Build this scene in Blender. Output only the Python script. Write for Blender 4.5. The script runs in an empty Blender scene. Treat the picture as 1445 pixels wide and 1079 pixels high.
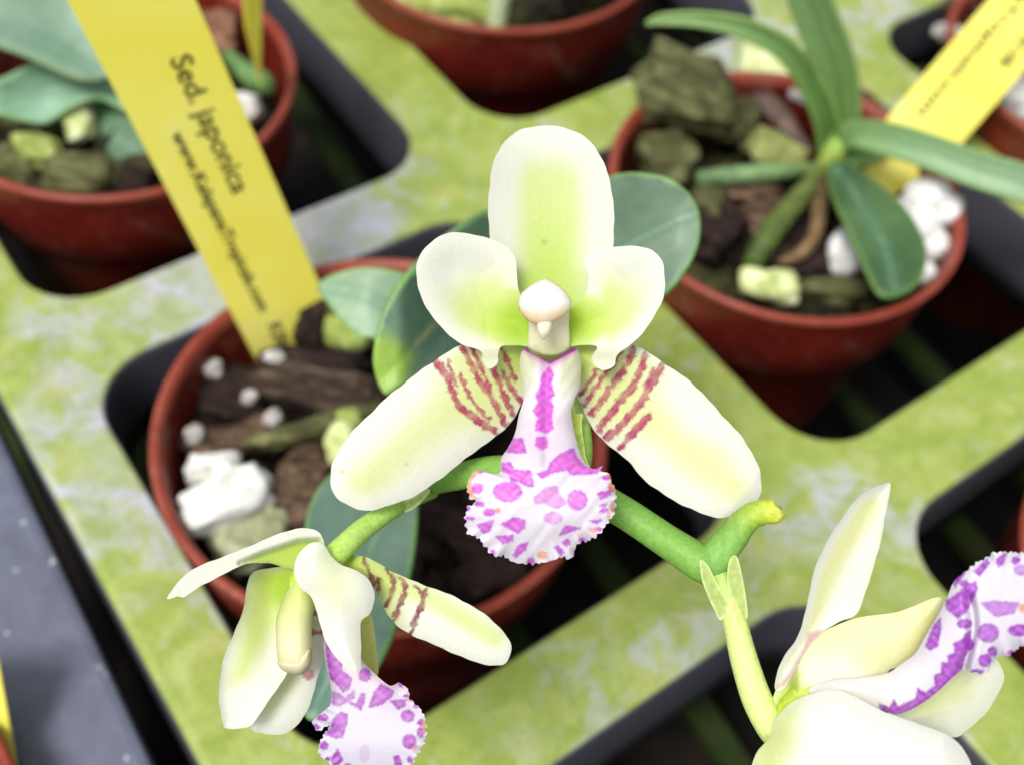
import bpy, bmesh, math, random
import numpy as np
from mathutils import Vector, Matrix, noise
from mathutils.geometry import delaunay_2d_cdt

# one Blender unit is one centimetre
SC = bpy.context.scene
SC.unit_settings.scale_length = 0.01
COL = SC.collection
random.seed(7)

# ------------------------------------------------------------------ camera
PITCH, ROLL, YAW = 0.64749, 0.136979, 0.725758
CP = np.array([7.76037, -10.08535, 14.65565]); FPX = 1597.09
PW, PH = 1445.0, 1079.0
fwd = np.array([0, math.sin(PITCH), -math.cos(PITCH)])
up0 = np.array([0, math.cos(PITCH), math.sin(PITCH)]); rt0 = np.array([1., 0, 0])
RT = math.cos(ROLL)*rt0 + math.sin(ROLL)*up0
UP = -math.sin(ROLL)*rt0 + math.cos(ROLL)*up0
def P(px, py, d):
    """world point seen at photo position px,py at depth d (cm)"""
    px = np.asarray(px, float); py = np.asarray(py, float); d = np.asarray(d, float)
    a = (px-PW/2)/FPX*d; b = -(py-PH/2)/FPX*d
    return CP + a[..., None]*RT + b[..., None]*UP + d[..., None]*fwd
def PZ(px, py, z):
    r = (px-PW/2)/FPX*RT - (py-PH/2)/FPX*UP + fwd
    t = (z-CP[2])/r[2]
    return CP + t*r
cam_d = bpy.data.cameras.new('camera'); cam = bpy.data.objects.new('camera', cam_d); COL.objects.link(cam)
M = Matrix([[RT[0], UP[0], -fwd[0], CP[0]], [RT[1], UP[1], -fwd[1], CP[1]], [RT[2], UP[2], -fwd[2], CP[2]], [0, 0, 0, 1]])
cam.matrix_world = M
cam_d.sensor_fit = 'HORIZONTAL'; cam_d.sensor_width = 36; cam_d.lens = FPX/PW*36
cam_d.clip_start = 0.5; cam_d.clip_end = 3000
cam_d.dof.use_dof = True; cam_d.dof.focus_distance = 8.85; cam_d.dof.aperture_fstop = 0.27
SC.camera = cam

# ------------------------------------------------------------------ light
SUN_EL, SUN_AZ = math.radians(62), math.radians(215)
w = bpy.data.worlds.new('World'); SC.world = w; w.use_nodes = True
nt = w.node_tree; bg = nt.nodes['Background']
sky = nt.nodes.new('ShaderNodeTexSky'); sky.sky_type = 'NISHITA'; sky.sun_disc = False
sky.sun_elevation = SUN_EL; sky.sun_rotation = SUN_AZ; sky.air_density = 1.0; sky.dust_density = 4.0; sky.ozone_density = 0.6
hs = nt.nodes.new('ShaderNodeHueSaturation'); hs.inputs['Saturation'].default_value = 0.35
nt.links.new(sky.outputs[0], hs.inputs['Color']); nt.links.new(hs.outputs[0], bg.inputs[0]); bg.inputs[1].default_value = 0.16
sd = bpy.data.lights.new('sun', 'SUN'); sun = bpy.data.objects.new('sun', sd); COL.objects.link(sun)
sd.energy = 2.9; sd.angle = math.radians(18); sd.color = (1, 0.975, 0.93)
sv = Vector((math.sin(SUN_AZ)*math.cos(SUN_EL), math.cos(SUN_AZ)*math.cos(SUN_EL), math.sin(SUN_EL)))
sun.rotation_euler = sv.to_track_quat('Z', 'Y').to_euler(); sun.location = (0, 0, 60)
SC.view_settings.view_transform = 'Standard'; SC.view_settings.look = 'None'; SC.view_settings.exposure = 0

# ------------------------------------------------------------------ materials
def lin(c):
    c = np.asarray(c, float)/255.0
    return np.where(c <= .04045, c/12.92, ((c+.055)/1.055)**2.4)
def L4(r, g, b): return tuple(lin((r, g, b)))+(1,)
def newmat(name):
    m = bpy.data.materials.new(name); m.use_nodes = True
    t = m.node_tree; b = t.nodes['Principled BSDF']
    return m, t, b
def nd(t, k, **kw):
    n = t.nodes.new(k)
    for a, v in kw.items():
        if a in n.inputs: n.inputs[a].default_value = v
        else: setattr(n, a, v)
    return n
def ramp(t, src, stops, interp='LINEAR'):
    r = t.nodes.new('ShaderNodeValToRGB'); e = r.color_ramp.elements; r.color_ramp.interpolation = interp
    while len(e) < len(stops): e.new(.5)
    for i, (p, c) in enumerate(stops): e[i].position = p; e[i].color = c if len(c) == 4 else tuple(c)+(1,)
    t.links.new(src, r.inputs[0]); return r.outputs[0]
def mixc(t, fac, a, b, mode='MIX'):
    n = t.nodes.new('ShaderNodeMix'); n.data_type = 'RGBA'; n.blend_type = mode
    for s, v in ((0, fac), (6, a), (7, b)):
        if hasattr(v, 'node'): t.links.new(v, n.inputs[s])
        else: n.inputs[s].default_value = v
    return n.outputs[2]
def coords(t): return t.nodes.new('ShaderNodeTexCoord').outputs['Object']
def noi(t, scale, detail=3, rough=.55, dist=0, co=None):
    n = nd(t, 'ShaderNodeTexNoise', Scale=scale, Detail=detail, Roughness=rough, Distortion=dist)
    t.links.new(co or coords(t), n.inputs['Vector']); return n.outputs['Fac']
def bump(t, b, src, strength, dist=.02):
    n = nd(t, 'ShaderNodeBump', Strength=strength, Distance=dist)
    t.links.new(src, n.inputs['Height']); t.links.new(n.outputs[0], b.inputs['Normal']); return n

def mat_vcol(name, rough=.45, transl=.25, bscale=60, bstr=.3, spec=.4, coat=0, mott=.06, gain=1.0):
    m, t, b = newmat(name)
    at = t.nodes.new('ShaderNodeAttribute'); at.attribute_name = 'Col'
    nz = noi(t, bscale*.35, 4)
    g = ramp(t, nz, [(.3, (gain*(1-mott*2),)*3), (.7, (gain,)*3)])
    c = mixc(t, 1.0, at.outputs['Color'], g, 'MULTIPLY')
    t.links.new(c, b.inputs['Base Color'])
    b.inputs['Roughness'].default_value = rough; b.inputs['Specular IOR Level'].default_value = spec
    if coat: b.inputs['Coat Weight'].default_value = coat
    bump(t, b, noi(t, bscale, 3), bstr, .01)
    if transl:
        tr = t.nodes.new('ShaderNodeBsdfTranslucent'); t.links.new(c, tr.inputs[0])
        mx = t.nodes.new('ShaderNodeMixShader'); mx.inputs[0].default_value = transl
        t.links.new(b.outputs[0], mx.inputs[1]); t.links.new(tr.outputs[0], mx.inputs[2])
        t.links.new(mx.outputs[0], t.nodes['Material Output'].inputs[0])
    return m
M_PETAL = mat_vcol('petal_tissue', .5, .28, 110, .3, .25, mott=.03, gain=.91)
M_LIP = mat_vcol('lip_tissue', .42, .2, 60, .2, .35, mott=.03, gain=.9)
M_LEAF = mat_vcol('leaf_tissue', .45, .12, 22, .12, .4, mott=.08, gain=1.03)
M_STEM = mat_vcol('stem_tissue', .45, .15, 70, .5, .35, mott=.13, gain=1.3)
M_ROOT = mat_vcol('root_tissue', .6, 0, 12, .4, .3, mott=.3)

def mat_pot(name, base, dark):
    m, t, b = newmat(name)
    n = noi(t, 1.3, 4)
    c = ramp(t, n, [(.3, L4(*dark)), (.75, L4(*base))])
    sp = noi(t, 9, 2)
    c = mixc(t, ramp(t, sp, [(.66, (0, 0, 0)), (.74, (.35,)*3)]), c, L4(185, 130, 115))
    du = noi(t, .9, 5, .7, 1.5)
    c = mixc(t, ramp(t, du, [(.52, (0, 0, 0)), (.72, (.32,)*3)]), c, L4(150, 118, 100))
    c = mixc(t, ramp(t, noi(t, 2.6, 5, .7, .8), [(.6, (0, 0, 0)), (.72, (.4,)*3)]), c, L4(58, 34, 22))
    t.links.new(c, b.inputs['Base Color']); b.inputs['Roughness'].default_value = .42
    b.inputs['Specular IOR Level'].default_value = .35
    bump(t, b, noi(t, 14, 2), .06)
    return m
M_POT = mat_pot('terracotta_plastic', (112, 33, 21), (82, 18, 10))

def mat_tray(name, algae=True):
    m, t, b = newmat(name)
    co = coords(t)
    a = noi(t, .35, 3, .5, .4, co); f = noi(t, 1.7, 4, .58, .7, co); s = noi(t, 1.1, 4, .55, 1.2, co)
    if algae:
        green = ramp(t, f, [(.3, L4(130, 148, 62)), (.48, L4(142, 158, 74)), (.6, L4(152, 166, 88)), (.74, L4(164, 176, 110))])
        grey = ramp(t, f, [(.35, L4(154, 160, 140)), (.55, L4(176, 178, 190))])
        geo = t.nodes.new('ShaderNodeNewGeometry'); fac = ramp(t, a, [(.47, (0, 0, 0)), (.66, (.8,)*3)])
        for (qx, qy, rad) in ((440, 330, 3.6), (205, 655, 3.0), (1010, 90, 3.0), (330, 370, 3.0)):
            dn = t.nodes.new('ShaderNodeVectorMath'); dn.operation = 'DISTANCE'; t.links.new(geo.outputs['Position'], dn.inputs[0]); dn.inputs[1].default_value = tuple(PZ(qx, qy, 0))
            mr = t.nodes.new('ShaderNodeMapRange'); mr.inputs[1].default_value = rad; mr.inputs[2].default_value = rad*.25; t.links.new(dn.outputs['Value'], mr.inputs[0])
            pr_ = t.nodes.new('ShaderNodeMath'); pr_.operation = 'MULTIPLY_ADD'; t.links.new(mr.outputs[0], pr_.inputs[0]); pr_.inputs[1].default_value = .9; t.links.new(fac, pr_.inputs[2]); pr_.use_clamp = True
            nz_ = t.nodes.new('ShaderNodeMath'); nz_.operation = 'SUBTRACT'; t.links.new(pr_.outputs[0], nz_.inputs[0]); t.links.new(ramp(t, s, [(.4, (0, 0, 0)), (.6, (.25,)*3)]), nz_.inputs[1]); nz_.use_clamp = True
            fac = nz_.outputs[0]
        c = mixc(t, fac, green, grey)
        c = mixc(t, ramp(t, s, [(.56, (0, 0, 0)), (.72, (.4,)*3)]), c, L4(166, 176, 148))
        y = noi(t, 1.7, 2, .5, 0, co)
        c = mixc(t, ramp(t, y, [(.58, (0, 0, 0)), (.72, (.5,)*3)]), c, L4(160, 158, 84))
        v = nd(t, 'ShaderNodeTexVoronoi', Scale=1.5); t.links.new(co, v.inputs['Vector'])
        vd = mixc(t, .22, v.outputs['Distance'], f)
        c = mixc(t, ramp(t, vd, [(.12, (.4,)*3), (.2, (0, 0, 0))]), c, L4(182, 188, 184))
        sp = noi(t, 14, 3, .6, .2, co)
        c = mixc(t, ramp(t, sp, [(.32, (.45,)*3), (.46, (0, 0, 0))]), c, L4(104, 116, 58))
    else:
        c = ramp(t, f, [(.3, L4(88, 92, 108)), (.7, L4(104, 108, 126))])
        sp = noi(t, 3.1, 2, .5, 0, co)
        c = mixc(t, ramp(t, sp, [(.68, (0, 0, 0)), (.73, (.8,)*3)]), c, L4(200, 205, 215))
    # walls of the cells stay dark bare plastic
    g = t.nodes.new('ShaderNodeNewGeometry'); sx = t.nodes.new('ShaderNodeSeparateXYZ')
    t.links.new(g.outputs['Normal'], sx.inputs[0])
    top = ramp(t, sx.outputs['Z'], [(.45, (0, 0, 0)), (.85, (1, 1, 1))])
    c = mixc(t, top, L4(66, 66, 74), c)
    t.links.new(c, b.inputs['Base Color']); b.inputs['Roughness'].default_value = .5
    b.inputs['Specular IOR Level'].default_value = .4
    b.inputs['Roughness'].default_value = .38; bump(t, b, mixc(t, .4, f, noi(t, 9, 4, .6, .3, co)), .3, .06)
    return m
M_RIM = mat_pot('pot_rim_highlight', (148, 70, 54), (122, 44, 30))  # same plastic as the pot, with the rim's pinkish highlight put into the colour
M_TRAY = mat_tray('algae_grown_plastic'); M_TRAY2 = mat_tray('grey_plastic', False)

def mat_noise(name, stops, scale=3, rough=.85, b_s=.6, dist=.4, wave=0, spec=.2, bd=.06):
    m, t, b = newmat(name); co = coords(t)
    if wave:
        mp = nd(t, 'ShaderNodeMapping'); mp.inputs['Scale'].default_value = (1, wave, wave)
        t.links.new(co, mp.inputs[0]); co = mp.outputs[0]
    n = noi(t, scale, 6, .65, dist, co)
    t.links.new(ramp(t, n, stops), b.inputs['Base Color']); b.inputs['Roughness'].default_value = rough
    b.inputs['Specular IOR Level'].default_value = spec
    bump(t, b, n, b_s, bd); return m
M_BARK = mat_noise('brown_bark', [(.32, L4(30, 22, 17)), (.48, L4(76, 58, 46)), (.6, L4(104, 84, 66)), (.72, L4(140, 122, 100))], 2.2, wave=3, b_s=.9)
M_BARKD = mat_noise('dark_bark', [(.3, L4(14, 10, 9)), (.55, L4(44, 32, 28)), (.75, L4(78, 62, 54))], 2.2, wave=3, b_s=.9)
M_BARKD2 = mat_noise('grey_bark', [(.3, L4(20, 15, 12)), (.5, L4(56, 44, 36)), (.62, L4(88, 76, 64)), (.75, L4(132, 118, 104))], 2.0, wave=4, b_s=.8)
M_MOSSY = mat_noise('mossy_bark', [(.3, L4(34, 34, 20)), (.5, L4(84, 84, 52)), (.62, L4(110, 112, 74)), (.75, L4(142, 142, 104))], 2.0, wave=2, b_s=.9)
M_GREENCH = mat_noise('green_algae_chunk', [(.3, L4(104, 118, 48)), (.5, L4(146, 160, 84)), (.7, L4(196, 204, 140))], 2.2, b_s=.6)
M_PALE = mat_noise('pale_green_rock', [(.3, L4(150, 164, 96)), (.5, L4(196, 206, 140)), (.66, L4(232, 236, 210))], 2.4, b_s=.4)
M_WHITE = mat_noise('white_rock', [(.28, L4(150, 150, 128)), (.42, L4(206, 206, 200)), (.56, L4(226, 226, 224)), (.72, L4(236, 236, 236))], 2.5, b_s=.5, rough=.8)
M_PERL = mat_noise('perlite', [(.3, L4(118, 112, 102)), (.5, L4(176, 172, 168)), (.7, L4(214, 212, 212))], 6, b_s=.4)
M_MIX = mat_noise('potting_mix', [(.35, L4(12, 9, 7)), (.55, L4(34, 26, 18)), (.7, L4(54, 46, 30)), (.8, L4(74, 76, 44))], 1.8, b_s=1)
M_MIXG = mat_noise('mossy_potting_mix', [(.34, L4(10, 9, 7)), (.47, L4(34, 30, 18)), (.56, L4(58, 58, 32)), (.66, L4(84, 90, 48)), (.76, L4(70, 50, 38))], 1.1, b_s=1)
M_GROUND = mat_noise('ground_dark', [(.35, L4(9, 8, 8)), (.6, L4(24, 20, 17)), (.75, L4(48, 36, 27))], .5, b_s=.6)
M_SLAT = mat_noise('mossy_slat', [(.35, L4(24, 32, 14)), (.6, L4(46, 62, 24)), (.75, L4(60, 56, 34))], .8, b_s=.4)

def mat_label():
    m, t, b = newmat('yellow_plastic')
    n = noi(t, .8, 4, .5, .6)
    c = ramp(t, n, [(.3, L4(253, 245, 104)), (.6, L4(255, 249, 126)), (.75, L4(255, 250, 156))])
    t.links.new(c, b.inputs['Base Color']); b.inputs['Roughness'].default_value = .38
    bump(t, b, noi(t, 3, 3), .12, .03)
    tr = t.nodes.new('ShaderNodeBsdfTranslucent'); t.links.new(c, tr.inputs[0])
    mx = t.nodes.new('ShaderNodeMixShader'); mx.inputs[0].default_value = .35
    t.links.new(b.outputs[0], mx.inputs[1]); t.links.new(tr.outputs[0], mx.inputs[2])
    t.links.new(mx.outputs[0], t.nodes['Material Output'].inputs[0])
    return m
M_LABEL = mat_label()
m, t, b = newmat('black_print')
t.links.new(ramp(t, noi(t, 9, 3), [(.35, L4(56, 48, 22)), (.7, L4(92, 82, 40))]), b.inputs['Base Color']); b.inputs['Roughness'].default_value = .6
M_INK = m
SCALAR = None

# ------------------------------------------------------------------ object helpers
ORG = {}
def empty(name, loc, label, cat, group=None):
    o = bpy.data.objects.new(name, None); COL.objects.link(o); o.location = tuple(loc); o.empty_display_size = .3
    o['label'] = label; o['category'] = cat
    if group: o['group'] = group
    ORG[o.name] = np.array(loc, float); return o
def obj(name, V, F, mat, parent=None, label=None, cat=None, group=None, kind=None, colors=None, smooth=True, solid=0, sub=0):
    V = np.asarray(V, float)
    if parent is not None: org = ORG[parent.name]
    else: org = np.array([V[:, 0].mean(), V[:, 1].mean(), V[:, 2].min()])
    me = bpy.data.meshes.new(name); me.from_pydata([tuple(v) for v in (V-org)], [], [tuple(int(i) for i in f) for f in F]); me.update()
    me.materials.append(mat)
    if smooth: me.polygons.foreach_set('use_smooth', [True]*len(me.polygons))
    if colors is not None:
        ca = me.color_attributes.new('Col', 'FLOAT_COLOR', 'POINT')
        c = np.ones((len(V), 4)); c[:, :3] = np.clip(colors, 0, 1); ca.data.foreach_set('color', c.ravel())
    o = bpy.data.objects.new(name, me); COL.objects.link(o)
    if parent is not None: o.parent = parent; ORG[o.name] = org
    else: o.location = tuple(org); ORG[o.name] = org
    if label: o['label'] = label
    if cat: o['category'] = cat
    if group: o['group'] = group
    if kind: o['kind'] = kind
    if solid:
        s = o.modifiers.new('thickness', 'SOLIDIFY'); s.thickness = solid; s.offset = 0
    if sub:
        s = o.modifiers.new('smooth', 'SUBSURF'); s.levels = sub; s.render_levels = sub
    return o

def spline(pts, closed=True, n=8):
    p = np.array(pts, float); N = len(p); out = []
    rng = range(N) if closed else range(N-1)
    for i in rng:
        if closed: a, b_, c, d = p[(i-1) % N], p[i], p[(i+1) % N], p[(i+2) % N]
        else: a, b_, c, d = p[max(i-1, 0)], p[i], p[i+1], p[min(i+2, N-1)]
        for k in range(n):
            t_ = k/n
            out.append(.5*((2*b_)+(-a+c)*t_+(2*a-5*b_+4*c-d)*t_*t_+(-a+3*b_-3*c+d)*t_**3))
    if not closed: out.append(p[-1])
    return np.array(out)
def resample(c, step):
    q = np.vstack([c, c[:1]]); s = np.r_[0, np.cumsum(np.hypot(*np.diff(q, axis=0).T))]
    n = max(12, int(s[-1]/step)); u = np.linspace(0, s[-1], n, endpoint=False)
    return np.c_[np.interp(u, s, q[:, 0]), np.interp(u, s, q[:, 1])]
def segdist(X, Y, poly, closed=True):
    best = np.full(X.shape, 1e9); n = len(poly)
    for i in range(n if closed else n-1):
        a = poly[i]; b_ = poly[(i+1) % n]; d = b_-a; L = d@d+1e-12
        t_ = np.clip(((X-a[0])*d[0]+(Y-a[1])*d[1])/L, 0, 1)
        best = np.minimum(best, (X-a[0]-t_*d[0])**2+(Y-a[1]-t_*d[1])**2)
    return np.sqrt(best)
def inside(X, Y, poly):
    r = np.zeros(X.shape, bool); n = len(poly)
    for i in range(n):
        x1, y1 = poly[i]; x2, y2 = poly[(i+1) % n]
        if y1 == y2: continue
        r ^= ((y1 > Y) != (y2 > Y)) & (X < (x2-x1)*(Y-y1)/(y2-y1)+x1)
    return r
def vn(x, y, s=1.0, k=0.0):
    x = x*s; y = y*s
    return (np.sin(x*1.3+2.1*np.sin(y*.9+k)+k)+np.sin(y*1.7+1.8*np.sin(x*1.1-k)+2*k)+.6*np.sin(2.9*x+3.3*y+1.5*np.sin(x*2.3+y)+k))/2.6
def sstep(a, b_, x): t_ = np.clip((x-a)/(b_-a), 0, 1); return t_*t_*(3-2*t_)
def mesh2d(outline, step, grid):
    """triangulate the inside of a closed outline, evenly"""
    o = resample(outline, step)
    x0, y0 = o.min(0); x1, y1 = o.max(0)
    gy = np.arange(y0, y1, grid*.866); pts = []
    for i, yy in enumerate(gy):
        gx = np.arange(x0+(grid/2 if i % 2 else 0), x1, grid)
        pts.append(np.c_[gx, np.full(gx.shape, yy)])
    pts = np.vstack(pts)
    k = inside(pts[:, 0], pts[:, 1], o); pts = pts[k]
    k = segdist(pts[:, 0], pts[:, 1], o) > grid*.6; pts = pts[k]
    n = len(o)
    vs = [Vector(p) for p in o]+[Vector(p) for p in pts]
    r = delaunay_2d_cdt(vs, [], [list(range(n))], 1, 1e-5)
    V = np.array([tuple(v) for v in r[0]]); F = r[2]
    return V, F, o
def petal(name, outline, depth, color, mat, parent, grid=3.0, step=None, thick=.022, n=8, wob=0, label=None, frill=None, sub=0):
    c = spline(outline, True, n)
    if wob or frill:
        c = resample(c, 1.2)
        d = np.roll(c, -1, 0)-np.roll(c, 1, 0); nrm = np.c_[d[:, 1], -d[:, 0]]/np.maximum(np.hypot(*d.T), 1e-6)[:, None]
        s = np.arange(len(c))*1.2
        a = wob*(np.sin(s/23)+.7*np.sin(s/9.1+1)+.5*np.sin(s/4.3+2))
        if frill:
            amp, per, cond = frill
            saw = np.abs(((s/per+.35*np.sin(s/31.0)+.2*np.sin(s/7.3)) % 1.0)-.5)*2
            a = a+amp*(saw*1.3-.5+.35*np.sin(s/2.1)+.4*np.sin(s/17.))*cond(c[:, 0], c[:, 1])
        # outward for this winding
        area = np.sum(c[:, 0]*np.roll(c[:, 1], -1)-np.roll(c[:, 0], -1)*c[:, 1])
        c = c+nrm*(a*np.sign(area))[:, None]
        step = step or 1.6
    V, F, o = mesh2d(c, step or grid, grid)
    x, y = V[:, 0], V[:, 1]; e = segdist(x, y, o)
    W = P(x, y, depth(x, y, e)); C = color(x, y, e)
    F = [tuple(reversed(f)) for f in F]
    ob = obj(name, W, F, mat, parent, colors=C, solid=thick if thick > .035 else 0, label=label)
    # normals toward the camera
    return ob
def inflate(name, outline, d0, hf, hb, color, mat, parent, grid=2.5, label=None, tilt=lambda x, y: 0):
    V, F, o = mesh2d(spline(outline, True, 6), grid, grid)
    x, y = V[:, 0], V[:, 1]; e = segdist(x, y, o); m_ = e.max()
    pr = np.sqrt(np.clip(1-(1-np.clip(e/m_, 0, 1))**2, 0, 1))
    A = P(x, y, d0+tilt(x, y)-hf*pr); B = P(x, y, d0+tilt(x, y)+hb*pr)
    idx = np.arange(len(x)); bd = e < 1e-3; back = idx.copy(); nb = np.where(~bd)[0]; back[nb] = len(x)+np.arange(len(nb))
    Vv = np.vstack([A, B[nb]]); Cc = color(x, y, e); Cc = np.vstack([Cc, Cc[nb]])
    Fs = [tuple(reversed(f)) for f in F]+[tuple(back[i] for i in f) for f in F]
    return obj(name, Vv, Fs, mat, parent, colors=Cc, label=label)
def frames(pts):
    T = np.gradient(pts, axis=0); T /= np.linalg.norm(T, axis=1)[:, None]
    a = np.cross(T[0], [0, 0, 1.]); a = a if np.linalg.norm(a) > .1 else np.cross(T[0], [1., 0, 0]); a /= np.linalg.norm(a)
    out = []
    for k in T:
        a = a-(a@k)*k; a /= np.linalg.norm(a); out.append((a.copy(), np.cross(k, a)))
    return T, out
def tube_geo(path, radii, seg=20, n=8, wob=0, flat=1.0):
    p = spline([list(q)+[r] for q, r in zip(path, radii)], False, n)
    c = p[:, :3]; r = p[:, 3]; T, fr = frames(c); V = []; F = []
    for i in range(len(c)):
        for k in range(seg):
            a = 2*math.pi*k/seg
            rr = r[i]*(1+wob*math.sin(3*a+i*.5)*math.sin(i*.37))
            V.append(c[i]+rr*(math.cos(a)*fr[i][0]+flat*math.sin(a)*fr[i][1]))
    for i in range(len(c)-1):
        for k in range(seg):
            F.append((i*seg+k, i*seg+(k+1) % seg, (i+1)*seg+(k+1) % seg, (i+1)*seg+k))
    V.append(c[0]-T[0]*r[0]*.4); V.append(c[-1]+T[-1]*r[-1]*.5)
    for k in range(seg):
        F.append((len(V)-2, (k+1) % seg, k)); o = (len(c)-1)*seg; F.append((len(V)-1, o+k, o+(k+1) % seg))
    tt = np.r_[np.repeat(np.arange(len(c))/(len(c)-1), seg), 0, 1]
    return np.array(V), F, tt
def tube(name, path, radii, colors, mat, parent=None, seg=20, n=8, wob=0, flat=1.0, **kw):
    V, F, tt = tube_geo(path, radii, seg, n, wob, flat)
    cs = np.array([lin(c) for c in colors]); u = np.linspace(0, 1, len(cs))
    C = np.c_[[np.interp(tt, u, cs[:, k]) for k in range(3)]].T
    return obj(name, V, F, mat, parent, colors=C, **kw)
def merge(parts):
    V = []; F = []; C = []; o = 0
    for p in parts:
        V.append(p[0]); F += [tuple(int(i)+o for i in f) for f in p[1]]; o += len(p[0])
        if len(p) > 2: C.append(p[2])
    return np.vstack(V), F, (np.vstack(C) if C else None)
def lathe_geo(prof, c, seg=96):
    V = []; F = []; n = len(prof)
    for k in range(seg):
        a = 2*math.pi*k/seg
        for r, z in prof: V.append((c[0]+r*math.cos(a), c[1]+r*math.sin(a), c[2]+z))
    for k in range(seg):
        for i in range(n-1):
            a = k*n+i; b_ = ((k+1) % seg)*n+i
            F.append((a, b_, b_+1, a+1))
    return np.array(V), F
def ico(sub):
    bm = bmesh.new(); bmesh.ops.create_icosphere(bm, subdivisions=sub, radius=1)
    V = np.array([tuple(v.co) for v in bm.verts]); F = [tuple(v.index for v in f.verts) for f in bm.faces]; bm.free(); return V, F
ICO = {k: ico(k) for k in (2, 3, 4, 5)}
def lump_geo(c, size, rot=0, seed=0, rough=.25, sub=4, box=.0, freq=1.3, tilt=(0, 0)):
    V, F = ICO[sub]; V = V.copy()
    if box:  # chips: squarer than a ball
        mx = np.abs(V).max(1)[:, None]; V = V*(1-box)+V/mx*box*.8
    out = []
    for v in V:
        q = Vector(v)*freq+Vector((seed*3.1, seed*1.7, seed*.9))
        k = 1+rough*noise.noise(q)*1.6+rough*.5*noise.noise(q*2.6)+rough*.22*noise.noise(q*6.5)
        out.append(v*k)
    V = np.array(out)*np.array(size)
    R = Matrix.Rotation(rot, 3, 'Z') @ Matrix.Rotation(tilt[0], 3, 'X') @ Matrix.Rotation(tilt[1], 3, 'Y')
    V = V @ np.array(R).T
    return V+np.array(c), F
def chip(name, px, py, z, size, rot, mat, label, cat, seed, rough=.28, box=.6, tilt=(0, 0), group=None, sub=4, freq=1.3):
    V, F = lump_geo(PZ(px, py, z), size, math.radians(rot), seed, rough, sub, box, freq, tilt)
    return obj(name, V, F, mat, label=label, cat=cat, group=group)

# ------------------------------------------------------------------ trays
S = 9.0; BW = 1.392
cy, sy = math.cos(YAW), math.sin(YAW)
def G(u, v, z=0):      # tray grid to world
    u *= S; v *= S
    return np.array([u*cy-v*sy, u*sy+v*cy, z])
def rrect(h, r, n=8):
    pts = []
    for q, (sx, sy_) in enumerate(((1, 1), (-1, 1), (-1, -1), (1, -1))):
        for k in range(n+1):
            a = math.pi/2*(q+k/n); pts.append((sx*(h-r)+r*math.cos(a), sy_*(h-r)+r*math.sin(a)))
    return pts
def make_tray(name, iu, iv, off, ang, z0, mat, label, group):
    """bars between rounded cells, with skirts; grid of cells iu x iv"""
    parts = []
    hi = (S-BW)/2; n = 8
    levels = [(0, 0, 1.15), (-.045, -.05, 1.1), (-.09, -.16, 1.06), (-.13, -1.2, 1.0), (-.16, -1.75, 1.0)]
    ca, sa = math.cos(ang), math.sin(ang)
    for i in range(*iu):
        for j in range(*iv):
            cxl, cyl = (i+.5)*S, (j+.5)*S
            ring0 = rrect(hi, 1.15, n); N = len(ring0); loops = []
            outer = []
            for (x, y) in ring0:
                k = (S/2)/max(abs(x), abs(y)); outer.append((x*k, y*k))
            # exact corners: snap the mid vertex of every corner
            for q in range(4):
                m_ = q*(n+1)+n//2; sx = math.copysign(S/2, outer[m_][0]); sy_ = math.copysign(S/2, outer[m_][1]); outer[m_] = (sx, sy_)
            V = [(x, y, 0) for x, y in outer]
            for dh, z, r in levels: V += [(x, y, z) for x, y in rrect(hi+dh, r, n)]
            V += [(x, y, -1.75) for x, y in rrect(hi+.1, 1.0, n)]
            V += [(x, y, -.25) for x, y in rrect(hi+.1, 1.0, n)]
            F = []
            for l in range(len(levels)+2):
                for k in range(N):
                    a = l*N+k; b_ = l*N+(k+1) % N
                    F.append((a, b_, b_+N, a+N))
            V = np.array(V, float)+np.array([cxl, cyl, 0])
            parts.append((V, F))
    # outer margin strip (half a bar) and skirt all round
    x0, x1, y0, y1 = iu[0]*S, iu[1]*S, iv[0]*S, iv[1]*S; h = BW/2 if z0 else BW/2-.27
    def ring(g, z): return [(x0-g, y0-g, z), (x1+g, y0-g, z), (x1+g, y1+g, z), (x0-g, y1+g, z)]
    V = ring(0, 0)+ring(h-.14, 0)+ring(h-.05, -.03)+ring(h, -.12)+ring(h+.03, -1.9); F = []
    for l in range(4):
        for k in range(4):
            a = l*4+k; b_ = l*4+(k+1) % 4; F.append((a, b_, b_+4, a+4))
    parts.append((np.array(V, float), [tuple(reversed(f)) for f in F]))
    V, F, _ = merge(parts)
    V = V @ np.array([[ca, sa, 0], [-sa, ca, 0], [0, 0, 1]])+np.array([off[0], off[1], z0])
    o = obj(name, V, F, mat, label=label, cat='tray', group=group)
    bm = bmesh.new(); bm.from_mesh(o.data); bmesh.ops.remove_doubles(bm, verts=bm.verts, dist=.001)
    bmesh.ops.recalc_face_normals(bm, faces=bm.faces)
    # make sure the tops look up
    s_ = sum(f.normal.z*f.calc_area() for f in bm.faces if abs(f.normal.z) > .9)
    if s_ < 0: bmesh.ops.reverse_faces(bm, faces=bm.faces)
    bm.to_mesh(o.data); bm.free()
    for p in o.data.polygons: p.use_smooth = abs(p.normal.z) < .9
    return o
make_tray('plant_tray', (0, 4), (-3, 4), (0, 0), YAW, 0, M_TRAY, 'open plastic grid tray with pale green algae carrying the pots', 'plastic grid trays')
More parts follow.
